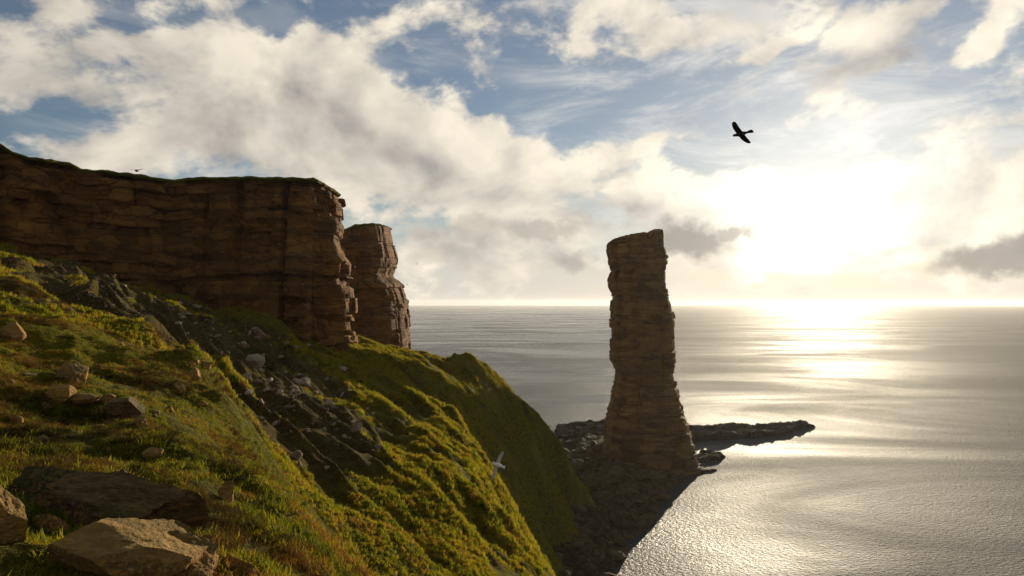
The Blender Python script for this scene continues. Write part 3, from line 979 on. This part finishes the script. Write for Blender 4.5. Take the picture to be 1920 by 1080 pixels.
def rock_shape(sub, seed, planes=11, cut=(0.45, 0.85), grain=0.05, box=0.0, extra=()):
    v, f = ICO[sub]
    v = v.copy()
    if box:
        v = np.sign(v) * np.abs(v) ** (1 - box)
    r = np.random.default_rng(seed)
    v *= (1 + 0.15 * vnoise(v[:, 0] * 1.3 + seed, v[:, 1] * 1.3, v[:, 2] * 1.3, seed))[:, None]
    for _ in range(planes):
        nn = r.normal(size=3)
        nn /= np.linalg.norm(nn)
        d = r.uniform(*cut)
        v -= np.maximum(0, v @ nn - d)[:, None] * nn
    for nn, d in extra:
        nn = np.array(nn, float) / np.linalg.norm(nn)
        v -= np.maximum(0, v @ nn - d)[:, None] * nn
    v /= np.abs(v).max(0)
    if grain:
        g = fbm(v[:, 0] * 3 + seed, v[:, 1] * 3, v[:, 2] * 3, octaves=5, seed=seed, gain=0.6)
        v += v / np.maximum(np.linalg.norm(v, axis=1), 1e-6)[:, None] * (g * grain)[:, None]
    return v, f


def boulder(name, box, label, cat='boulder', mat=None, seed=0, depth=0.8, rot=0.0, sub=5, planes=11, sink=0.25, tilt=(0, 0), ground=None, grain=0.06, group=None, box_=0.0, extra=()):
    x0, y0, x1, y1 = box
    g = hit((x0 + x1) / 2, min(ground or (y1 - 0.12 * (y1 - y0)), 1079.0))
    if g is None:
        return None
    D = g.y
    w, h = (x1 - x0) * D / FPX, (y1 - y0) * D / FPX
    v, f = rock_shape(sub, seed, planes, grain=grain, box=box_, extra=extra)
    hh = h * (1 + sink) / 2
    v = v * np.array([w / 2, w / 2 * depth, hh])
    M = np.array((Matrix.Rotation(rot, 3, 'Z') @ Matrix.Rotation(tilt[0], 3, 'X') @ Matrix.Rotation(tilt[1], 3, 'Y')))
    v = v @ M.T
    o = mesh_obj(name, v, f, mat or M_boulder, sharp=35)
    c = at((x0 + x1) / 2, (y0 + y1) / 2, D)
    o.location = (c.x, D + w * depth * 0.30, c.z - hh + h / 2)
    tag(o, label, cat, group)
    return o


boulder('rock_slab', (-40, 872, 395, 1012), 'long dark mossy rock slab with a sunlit top edge lying across the foreground grass', 'rock', M_slab, 11, 0.32, R(-6), 6, 6, 0.15, (R(-10), R(8)), box_=0.45, grain=0.16)
boulder('boulder', (-50, 908, 42, 1035), 'lichen-covered boulder cut by the left edge, in front of the long slab', mat=M_boulder, seed=12, depth=0.8, sub=6, grain=0.09, extra=[((0.6, 0.0, 0.7), 0.5)])
boulder('boulder', (50, 970, 345, 1110), 'big orange lichened boulder at the bottom edge below the long slab', mat=M_boulder, seed=13, depth=0.8, sub=6, grain=0.09, extra=[((0.45, 0.1, 0.85), 0.42), ((0.2, -0.5, 0.8), 0.5)])
boulder('boulder', (270, 1012, 410, 1110), 'knobbly pale lichened rock beside the big orange boulder', mat=M_boulder, seed=14, depth=0.8, sub=6, grain=0.16, extra=[((0.5, -0.2, 0.8), 0.45)])
boulder('boulder', (385, 1046, 490, 1112), 'pale pinkish rock at the bottom edge right of the knobbly rock', mat=M_boulder, seed=15, depth=0.8, sub=5)
boulder('boulder', (45, 968, 125, 1005), 'small low rock half buried in grass between slab and edge boulder', mat=M_boulder, seed=16, depth=0.7)
boulder('rock_slab', (188, 748, 270, 790), 'short dark flat slab propped in the grass of the middle terrace', 'rock', M_slab, 17, 0.7, 0.2)
boulder('boulder', (98, 683, 162, 718), 'pair-shaped tan rock poking out of the upper terrace grass', mat=M_boulder, seed=18)
boulder('boulder', (72, 722, 128, 752), 'rounded tan rock left of the short dark slab', mat=M_boulder, seed=19)
boulder('boulder', (112, 738, 175, 764), 'low flat tan rock just left of the short dark slab', mat=M_boulder, seed=20)
boulder('boulder', (180, 740, 212, 760), 'small pale rock resting at the left end of the short slab', mat=M_boulder, seed=21)
boulder('boulder', (-15, 604, 38, 640), 'tan rock at the left edge on the crest of the terrace', mat=M_boulder, seed=22)
boulder('boulder', (405, 903, 442, 948), 'upright pale rock at the grassy lip of the terrace', mat=M_boulder, seed=23)
boulder('boulder', (262, 834, 300, 862), 'greyish rock in the grass behind the long slab', mat=M_boulder, seed=24)
boulder('boulder', (248, 780, 275, 808), 'small tan rock just below the right end of the short slab', mat=M_boulder, seed=25)
boulder('boulder', (218, 880, 244, 915), 'small lichened rock standing just behind the long slab', mat=M_boulder, seed=26)
boulder('boulder', (515, 574, 552, 598), 'pale boulder alone on the dark grass under the cliff', mat=M_stone, seed=27)
boulder('boulder', (448, 655, 492, 690), 'large pale triangular boulder near the top of the central scree', mat=M_stone, seed=28)
boulder('boulder', (438, 640, 468, 662), 'pinkish pointed boulder just above the large triangular one', mat=M_redstone, seed=29)
boulder('boulder', (470, 615, 498, 638), 'reddish slab-like boulder at the top of the central scree', mat=M_redstone, seed=30)
boulder('boulder', (598, 745, 632, 775), 'pale broken boulder in the middle of the scree', mat=M_stone, seed=31)
boulder('boulder', (550, 708, 585, 728), 'flat pale boulder upslope of the broken one', mat=M_stone, seed=32)
boulder('boulder', (448, 700, 470, 718), 'pale wedge of rock below the large triangular boulder', mat=M_stone, seed=33)
boulder('boulder', (655, 790, 680, 812), 'pale boulder at the lower right end of the scree', mat=M_stone, seed=34)
boulder('boulder', (625, 684, 648, 698), 'lone grey slab on the grass below the cliff prow', mat=M_stone, seed=35)
boulder('boulder', (345, 690, 372, 714), 'tan rock face peeping from the dark hummock edge', mat=M_boulder, seed=36)
boulder('boulder', (545, 845, 566, 865), 'pale block low in the scree above the grass gullies', mat=M_stone, seed=37)
boulder('boulder', (700, 830, 722, 846), 'lone pale stone on the green ribs right of the scree', mat=M_stone, seed=38)

_rk = np.random.default_rng(17)
for k in range(26):
    px, py = _rk.uniform(10, 430), _rk.uniform(640, 900)
    sz = _rk.uniform(7, 18)
    g0 = hit(px, py)
    if g0 is None or g0.y > 40:
        continue
    boulder('small_rock', (px - sz, py - sz * 0.55, px + sz, py + sz * 0.25), 'small tan rock half sunk in the grass of the near terrace', 'rock', M_boulder, 800 + k, 0.8, _rk.uniform(-0.6, 0.6), 3, 9, 0.8, (0, R(_rk.uniform(0, 18))), group='small rocks sunk in the terrace grass')
# scree: individual stones
CENTRAL = [(570, 740, 100, 55, 0.75), (500, 670, 60, 34, 0.6), (620, 790, 60, 40, 0.9), (500, 770, 40, 50, 1.2)]
FOOT = [(120, 508, 80, 12, 0.12), (150, 535, 90, 22, 0.2), (250, 565, 70, 22, 0.35), (330, 600, 50, 20, 0.3), (390, 620, 45, 26, 0.5)]
SCREE_MESH = []
for k in range(8):
    v, f = rock_shape(2, 400 + k, 9, (0.35, 0.8), 0.0)
    me = bpy.data.meshes.new('scree_stone')
    me.from_pydata([tuple(a) for a in v], [], [tuple(a) for a in f])
    me.materials.append(M_stone if k % 3 else M_redstone)
    SCREE_MESH.append(me)


def scatter_px(n, clusters, r):
    out = []
    while len(out) < n:
        cx, cy, sx, sy, rot = clusters[r.integers(len(clusters))]
        a, b = r.normal(0, sx), r.normal(0, sy)
        px, py = cx + a * math.cos(rot) - b * math.sin(rot), cy + a * math.sin(rot) + b * math.cos(rot)
        if px < 2 or px > 1000:
            continue
        g = hit(px, py)
        if g is None or g.y < 30:
            continue
        out.append((px, py, g))
    return out


def stone_label(q, cut, k, where):
    return '%s %s angular stone in the %s' % ('larger' if q > cut else 'small', 'pale' if k % 3 else 'reddish', where)


def place_stone(name, me, g, s, r, label, cat, group):
    o = bpy.data.objects.new(name, me)
    col.objects.link(o)
    o.location = (g.x, g.y, g.z + s * 0.12)
    o.scale = (s * r.uniform(0.8, 1.5), s * r.uniform(0.7, 1.2), s * r.uniform(0.3, 0.7))
    o.rotation_euler = (r.normal(0, 0.35), R(22) + r.normal(0, 0.3), r.uniform(0, 6.28))
    tag(o, label, cat, group)


# bare ground under the scree: density of fallen rock over the slope, kept on a 2 m grid
_r = np.random.default_rng(3)
_g = np.array([tuple(g) for _, _, g in scatter_px(5000, CENTRAL + FOOT, _r)])
DG, _, _ = np.histogram2d(_g[:, 0], _g[:, 1], bins=[np.arange(-150, 12, 2), np.arange(20, 200, 2)])
for _ in range(2):
    DG = (DG + np.roll(DG, 1, 0) + np.roll(DG, -1, 0) + np.roll(DG, 1, 1) + np.roll(DG, -1, 1)) / 5


def scree_density(x, y):
    i, j = ((np.asarray(x) + 150) / 2).astype(int), ((np.asarray(y) - 20) / 2).astype(int)
    ok = (i >= 0) & (i < DG.shape[0]) & (j >= 0) & (j < DG.shape[1])
    return np.where(ok, DG[np.clip(i, 0, DG.shape[0] - 1), np.clip(j, 0, DG.shape[1] - 1)], 0)


_co = np.empty(len(hill.data.vertices) * 3, np.float32)
hill.data.vertices.foreach_get('co', _co)
_co = _co.reshape(-1, 3)
hill.data.attributes.new('scree', 'FLOAT', 'POINT').data.foreach_set('value', np.clip(scree_density(_co[:, 0], _co[:, 1]) / 3.6, 0, 1).astype(np.float32))

r = np.random.default_rng(99)
for px, py, g in scatter_px(175, CENTRAL, r):
    place_stone('scree_stone', SCREE_MESH[k_ := int(r.integers(8))], g, (q := r.uniform(2.6, 8.0)) * g.y / FPX, r, stone_label(q, 5.5, k_, 'upper part of the central scree' if py < 735 else 'lower part of the central scree'), 'stone', 'stones of the central scree')
for px, py, g in scatter_px(120, FOOT, r):
    place_stone('scree_stone', SCREE_MESH[k_ := int(r.integers(8))], g, (q := r.uniform(2.2, 6.5)) * g.y / FPX, r, stone_label(q, 4.5, k_, 'rubble under the far end of the dark cliff' if px < 200 else 'rubble under the middle of the dark cliff'), 'stone', 'stones under the dark cliff')
for px, py, g in scatter_px(30, [(760, 800, 70, 60, 0.9), (860, 860, 40, 40, 1.0)], r):
    place_stone('scree_stone', SCREE_MESH[r.integers(8)], g, r.uniform(1.5, 3.0) * g.y / FPX, r, 'tiny pale stone dotted on the bright green ribs', 'stone', 'stones on the green ribs')


# ------------------------------------------------------------------ scattered stuff: rubble, grass
def instancer(name, pts, rots, scales, idx, sources, label):
    me = bpy.data.meshes.new(name)
    me.vertices.add(len(pts))
    me.vertices.foreach_set('co', np.asarray(pts, np.float32).ravel())
    for nm, typ, arr in (('rot', 'FLOAT_VECTOR', rots), ('scl', 'FLOAT_VECTOR', scales)):
        a = me.attributes.new(nm, typ, 'POINT')
        a.data.foreach_set('vector', np.asarray(arr, np.float32).ravel())
    a = me.attributes.new('pick', 'INT', 'POINT')
    a.data.foreach_set('value', np.asarray(idx, np.int32))
    o = bpy.data.objects.new(name, me)
    col.objects.link(o)
    g = bpy.data.node_groups.new(name + '_scatter', 'GeometryNodeTree')
    g.interface.new_socket('Geometry', in_out='INPUT', socket_type='NodeSocketGeometry')
    g.interface.new_socket('Geometry', in_out='OUTPUT', socket_type='NodeSocketGeometry')
    gi, go = g.nodes.new('NodeGroupInput'), g.nodes.new('NodeGroupOutput')
    j = g.nodes.new('GeometryNodeJoinGeometry')
    for s in sources:
        oi = g.nodes.new('GeometryNodeObjectInfo')
        oi.inputs['Object'].default_value = s
        oi.inputs['As Instance'].default_value = True
        g.links.new(oi.outputs['Geometry'], j.inputs[0])
    ip = g.nodes.new('GeometryNodeInstanceOnPoints')
    ip.inputs['Pick Instance'].default_value = True
    g.links.new(gi.outputs[0], ip.inputs['Points'])
    g.links.new(j.outputs[0], ip.inputs['Instance'])
    for nm, typ, sock in (('rot', 'FLOAT_VECTOR', 'Rotation'), ('scl', 'FLOAT_VECTOR', 'Scale'), ('pick', 'INT', 'Instance Index')):
        na = g.nodes.new('GeometryNodeInputNamedAttribute')
        na.data_type = typ
        na.inputs[0].default_value = nm
        g.links.new(na.outputs[0], ip.inputs[sock])
    g.links.new(ip.outputs[0], go.inputs[0])
    md = o.modifiers.new('scatter', 'NODES')
    md.node_group = g
    return tag(o, label, kind='stuff')


def source(name, me):
    return bpy.data.objects.new(name, me)


def tuft_mesh(name, blades, hgt, spread, width, lean, seed, mat):
    r = np.random.default_rng(seed)
    V, F = [], []
    for _ in range(blades):
        a, rad = r.uniform(0, 6.28), spread * math.sqrt(r.uniform())
        base = np.array([rad * math.cos(a), rad * math.sin(a), -0.03])
        d = r.uniform(0, 6.28)
        ln = lean * r.uniform(0.3, 1.0)
        h = hgt * r.uniform(0.55, 1.0)
        side = np.array([-math.sin(d), math.cos(d), 0]) * width * r.uniform(0.7, 1.2)
        out = np.array([math.cos(d), math.sin(d), 0]) * ln * h
        m = base + out * 0.35 + np.array([0, 0, h * 0.6])
        tip = base + out + np.array([0, 0, h * r.uniform(0.75, 1.0)])
        k = len(V)
        V += [base - side, base + side, m + side * 0.8, m - side * 0.8, tip]
        F += [(k, k + 1, k + 2, k + 3), (k + 3, k + 2, k + 4)]
    me = bpy.data.meshes.new(name)
    me.from_pydata([tuple(v) for v in V], [], F)
    me.materials.append(mat)
    return me


fine_src = [source('grass_tuft', tuft_mesh('grass_tuft', 24, 0.085, 0.085, 0.004, 0.9, 500 + k, M_grass)) for k in range(5)]
coarse_src = [source('grass_clump', tuft_mesh('grass_clump', 26, 0.55, 0.42, 0.035, 0.8, 520 + k, M_tussock)) for k in range(5)]


def pick_ground(n, rmin, rmax, power, seed, cond=None):
    """random visible ground points, thinning with distance"""
    r = np.random.default_rng(seed)
    rc = RR[:-1]
    w = (RR[1:] - RR[:-1])[:, None] * rc[:, None] * rc[:, None] ** (-power) * np.ones((1, NA - 1))
    gr = np.diff(GZ, axis=0)[:, :-1] / (RR[1:] - RR[:-1])[:, None]
    ga = np.diff(GZ, axis=1)[:-1, :] / (rc[:, None] * (AZ[1] - AZ[0]))
    w = w * np.sqrt(1 + np.clip(gr ** 2 + ga ** 2, 0, 12))
    ok = VISIBLE[:-1, :-1] & (rc[:, None] > rmin) & (rc[:, None] < rmax) & (GZ[:-1, :-1] > 9)
    if cond is not None:
        ok &= cond(GX[:-1, :-1], GY[:-1, :-1], GZ[:-1, :-1])
    w = np.where(ok, w, 0).ravel()
    cum = np.cumsum(w)
    k = np.searchsorted(cum, r.uniform(0, cum[-1], n))
    i, j = k // (NA - 1), k % (NA - 1)
    a, b = r.uniform(0, 1, n)[:, None], r.uniform(0, 1, n)[:, None]
    G = gv.reshape(NR, NA, 3)
    p = (G[i, j] * (1 - a) + G[i + 1, j] * a) * (1 - b) + (G[i, j + 1] * (1 - a) + G[i + 1, j + 1] * a) * b
    return p, r


def not_scree(x, y, z):
    return (fbm(x / 9, y / 9, octaves=3, seed=81) > -0.25) & (scree_density(x, y) / 3.0 + 0.5 * fbm(x / 3, y / 3, octaves=3, seed=82) + 0.45 * (vnoise(x * 3.1, y * 3.1, seed=5)) < 0.72)


p, r = pick_ground(72000, 3.0, 75, 1.1, 1, lambda x, y, z: (scree_density(x, y) < 2.0) & (fbm(x / 1.3, y / 1.3, octaves=4, seed=83) > -0.26))
n_ = len(p)
rr = np.hypot(p[:, 0], p[:, 1])
sc = (0.7 + 0.9 * (fbm(p[:, 0] / 0.9, p[:, 1] / 0.9, octaves=3, seed=90) * 0.5 + 0.5)) * r.uniform(0.45, 1.2, n_) * (0.62 + 0.38 * np.exp(-((rr - 9) / 5) ** 2) + rr / 90)
instancer('grass', p, np.stack([r.normal(0, 0.2, n_), r.normal(0, 0.2, n_), r.uniform(0, 6.28, n_)], -1), np.stack([sc * 1.1, sc * 1.1, sc], -1), r.integers(0, 5, n_), fine_src,
          'yellow-green grass covering the near terrace')
p, r = pick_ground(76000, 32, 330, 0.8, 2, not_scree)
n_ = len(p)
sc = r.uniform(0.5, 1.4, n_) * np.clip(np.hypot(p[:, 0], p[:, 1]) / 120.0, 0.28, 0.85)
instancer('grass', p, np.stack([r.normal(0, 0.2, n_), r.normal(0, 0.2, n_) + 0.3, r.uniform(0, 6.28, n_)], -1), np.stack([sc * 1.1, sc * 1.1, sc * 1.35], -1), r.integers(0, 5, n_), coarse_src,
          'coarse green grass tussocks on the steep far slopes')

p, r = pick_ground(17000, 3.5, 60, 0.9, 6, lambda x, y, z: fbm(x / 1.6, y / 1.6, octaves=4, seed=84) > 0.09)
n_ = len(p)
sc = r.uniform(0.25, 0.6, n_) * (1 + np.hypot(p[:, 0], p[:, 1]) / 60)
instancer('heather', p, np.stack([r.normal(0, 0.3, n_), r.normal(0, 0.3, n_), r.uniform(0, 6.28, n_)], -1), np.stack([sc, sc, sc * 0.8], -1), r.integers(0, 3, n_),
          [source('heather_sprig', tuft_mesh('heather_sprig', 46, 0.26, 0.15, 0.004, 0.95, 640 + k, M_heather)) for k in range(3)], 'dark brown heather patches between the grass of the near terrace')
g = hit(405, 1040)
hb_ = bpy.data.objects.new('heather_bush', tuft_mesh('heather_bush', 170, 0.34, 0.20, 0.004, 0.95, 611, M_heather))
hb_.location = g
col.objects.link(hb_)
tag(hb_, 'dark spiky heather bush in the bright grass beside the long slab', 'bush')

# small rubble of the scree
M_rubble = mat_rock('scree_rubble', [(0.05, 0.030, 0.012), (0.12, 0.070, 0.030), (0.19, 0.12, 0.06), (0.30, 0.21, 0.12)], moss_amt=0.35, scale=0.8)
rub_src = []
for k in range(8):
    me = SCREE_MESH[k].copy()
    me.materials[0] = M_rubble
    rub_src.append(source('rubble_piece', me))
P_, r = [], np.random.default_rng(5)
for px, py, g in scatter_px(7500, [(570, 745, 110, 60, 0.75), (500, 680, 65, 42, 0.6), (630, 800, 65, 46, 0.9), (500, 770, 45, 55, 1.2), (120, 508, 90, 14, 0.12), (150, 540, 95, 26, 0.2), (260, 565, 75, 24, 0.35), (390, 615, 50, 28, 0.5)], r):
    P_.append((g.x, g.y, g.z + 0.02, g.y))
P_ = np.array(P_)
n_ = len(P_)
sc = r.uniform(0.9, 2.8, n_) * P_[:, 3] / FPX
instancer('scree_rubble', P_[:, :3], r.uniform(0, 6.28, (n_, 3)), np.stack([sc * 1.2, sc, sc * 0.6], -1), r.integers(0, 8, n_), rub_src, 'small broken rubble between the larger scree stones')

# shore boulders
SHORE = []
for k in range(6):
    v, f = rock_shape(2, 700 + k, 8, (0.5, 0.9), 0.0)
    me = bpy.data.meshes.new('shore_boulder')
    me.from_pydata([tuple(a) for a in v], [], [tuple(a) for a in f])
    me.materials.append(M_shore)
    SHORE.append(me)
r = np.random.default_rng(31)
bx, by = r.uniform(8, 110, 9000), r.uniform(205, 430, 9000)
bz = height(bx, by)
ok = (bz > -0.7) & (bz < 10) & ~((np.abs(bx - 80) < 20) & (np.abs(by - 394) < 17))
bx, by, bz = bx[ok][:3600], by[ok][:3600], bz[ok][:3600]
n_ = len(bx)
sc = np.clip(r.lognormal(-0.25, 0.6, n_), 0.3, 3.8)
big = np.argsort(-sc)[:60]
rest = np.setdiff1d(np.arange(n_), big)
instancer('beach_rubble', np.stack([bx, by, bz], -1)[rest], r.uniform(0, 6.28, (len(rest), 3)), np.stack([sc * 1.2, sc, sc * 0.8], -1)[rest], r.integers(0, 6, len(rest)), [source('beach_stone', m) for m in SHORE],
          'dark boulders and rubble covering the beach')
for i in big:
    o = bpy.data.objects.new('shore_boulder', SHORE[i % 6])
    col.objects.link(o)
    o.location = (bx[i], by[i], bz[i] + 0.2 * sc[i])
    o.scale = (sc[i] * 1.3, sc[i], sc[i] * 0.8)
    o.rotation_euler = (r.normal(0, 0.3), r.normal(0, 0.3), r.uniform(0, 6.28))
    spot = 'near the foot of the stack' if by[i] > 350 else ('at the water edge' if bz[i] < 1.2 else 'below the grassy knoll')
    tag(o, 'large dark boulder on the shaded beach ' + spot, 'boulder', 'large boulders on the beach')


# ------------------------------------------------------------------ birds
def flat_mat(name, c, rough=0.8):
    m, n, b = material(name)
    P = n.new('ShaderNodeTexCoord').outputs['Object']
    n.put(b.inputs['Base Color'], n.mix(n.noise(P, 14, 4), c, tuple(x * 0.6 for x in c)))
    b.inputs['Roughness'].default_value = rough
    return m


def bird(name, span, length, body_r, chord, sweep, dihedral, tail_w, tail_len, mats, label, loc, rot):
    """nose towards +x, wings along y; body, wings and tail closed into one skin"""
    bm = bmesh.new()

    def loft(rings, mi):
        vs = [[bm.verts.new(p) for p in rg] for rg in rings]
        k = len(vs[0])
        for a, b in zip(vs, vs[1:]):
            for i in range(k):
                bm.faces.new((a[i], a[(i + 1) % k], b[(i + 1) % k], b[i])).material_index = mi
        bm.faces.new(vs[0][::-1]).material_index = mi
        bm.faces.new(vs[-1]).material_index = mi

    L = length
    prof = [(0.50, 0.02), (0.46, 0.10), (0.43, 0.42), (0.38, 0.62), (0.31, 0.62), (0.25, 0.66), (0.12, 0.95), (0.0, 1.0), (-0.15, 0.82), (-0.28, 0.5), (-0.36, 0.28)]
    loft([[(x * L, body_r * q * math.cos(a), body_r * q * 0.92 * math.sin(a) + (0.15 * body_r if x > 0.3 else 0)) for a in np.linspace(0, 2 * math.pi, 15)[:-1]] for x, q in prof], 0)
    for s in (-1, 1):
        rings = []
        for f, ck, sw, th_ in [(0.0, 1.05, 0.0, 0.10), (0.2, 0.95, 0.10, 0.08), (0.42, 0.92, 0.16, 0.06), (0.65, 0.86, 0.02, 0.045), (0.85, 0.70, -0.25, 0.03), (0.96, 0.44, -0.45, 0.02), (1.0, 0.10, -0.58, 0.015)]:
            y = s * f * span / 2
            zc = dihedral * (f if f < 0.5 else 0.5 + (f - 0.5) * 0.35) * span / 2 + body_r * 0.35
            xc = 0.06 * L + sw * sweep
            c = chord * ck
            ring = [(xc + c * 0.5 * math.cos(a), y, zc + c * th_ * math.sin(a)) for a in np.linspace(0, 2 * math.pi, 11)[:-1]]
            rings.append(ring if s > 0 else ring[::-1])
        loft(rings, 1)
    loft([[(x * L, w * math.cos(a), tz * math.sin(a)) for a in np.linspace(0, 2 * math.pi, 11)[:-1]] for x, w, tz in
          [(-0.26, body_r * 0.5, 0.3 * body_r), (-0.36, tail_w * 0.32, 0.012), (-0.36 - tail_len * 0.6 / L, tail_w * 0.46, 0.008), (-0.36 - tail_len / L, tail_w * 0.42, 0.005)]], 2)
    me = bpy.data.meshes.new(name)
    bm.normal_update()
    bm.to_mesh(me)
    bm.free()
    for m in mats:
        me.materials.append(m)
    me.polygons.foreach_set('use_smooth', np.ones(len(me.polygons), bool))
    o = bpy.data.objects.new(name, me)
    col.objects.link(o)
    o.location = loc
    o.rotation_euler = rot
    return tag(o, label, 'bird')


M_dark = flat_mat('dark_plumage', (0.030, 0.020, 0.013))
M_white = flat_mat('white_plumage', (0.88, 0.86, 0.82))
M_grey = flat_mat('grey_wing', (0.50, 0.47, 0.42))
b1 = at(1390, 251, 26)
bd = bird('sea_bird', 1.32, 0.78, 0.088, 0.27, 0.10, 0.06, 0.20, 0.20, [M_dark] * 3, 'dark sea bird gliding with spread wings in the sky above the glare', b1, (0, 0, 0))
# belly seen from below: nose to the left and slightly down
dv = (b1 - EYE).normalized()
rt = dv.cross(Vector((0, 0, 1))).normalized()
up = rt.cross(dv)
X = (rt * -0.873 + up * -0.162 + dv * 0.46).normalized()
Yv = rt * -0.46 + up * 0.64 - dv * 0.60
Yv = (Yv - X * Yv.dot(X)).normalized()
bd.matrix_world = Matrix.Translation(b1) @ Matrix((X, Yv, X.cross(Yv))).transposed().to_4x4()
b2 = at(934, 872, 34)
gl = bird('gull', 1.45, 0.72, 0.105, 0.19, 0.10, 0.05, 0.18, 0.10, [M_white, M_grey, M_white], 'white gull with grey wings flying below, against the dark green gully', b2, (0, 0, 0))
X = Vector((-0.93, 0.2, 0.30)).normalized()
Yv = Vector((0.32, 0.35, 0.90))
Yv = (Yv - X * Yv.dot(X)).normalized()
gl.matrix_world = Matrix.Translation(b2) @ Matrix((X, Yv, X.cross(Yv))).transposed().to_4x4()
b3 = at(256, 320, 60)
bird('gull', 1.35, 0.5, 0.11, 0.14, 0.05, 0.22, 0.16, 0.1, [M_dark, M_grey, M_dark], 'tiny gull skimming just above the dark cliff top', b3, (0.0, R(4), R(80)))
bird('gull', 1.3, 0.5, 0.2, 0.3, 0.05, 0.2, 0.16, 0.1, [M_dark] * 3, 'speck of a bird in front of the cloud beside the headland nose', at(781, 495, 300), (0, 0.2, R(60)))
bird('gull', 1.3, 0.5, 0.2, 0.3, 0.05, 0.2, 0.16, 0.1, [M_dark] * 3, 'speck of a bird just above the sea horizon beside the headland', at(764, 534, 320), (0, 0.2, R(110)))
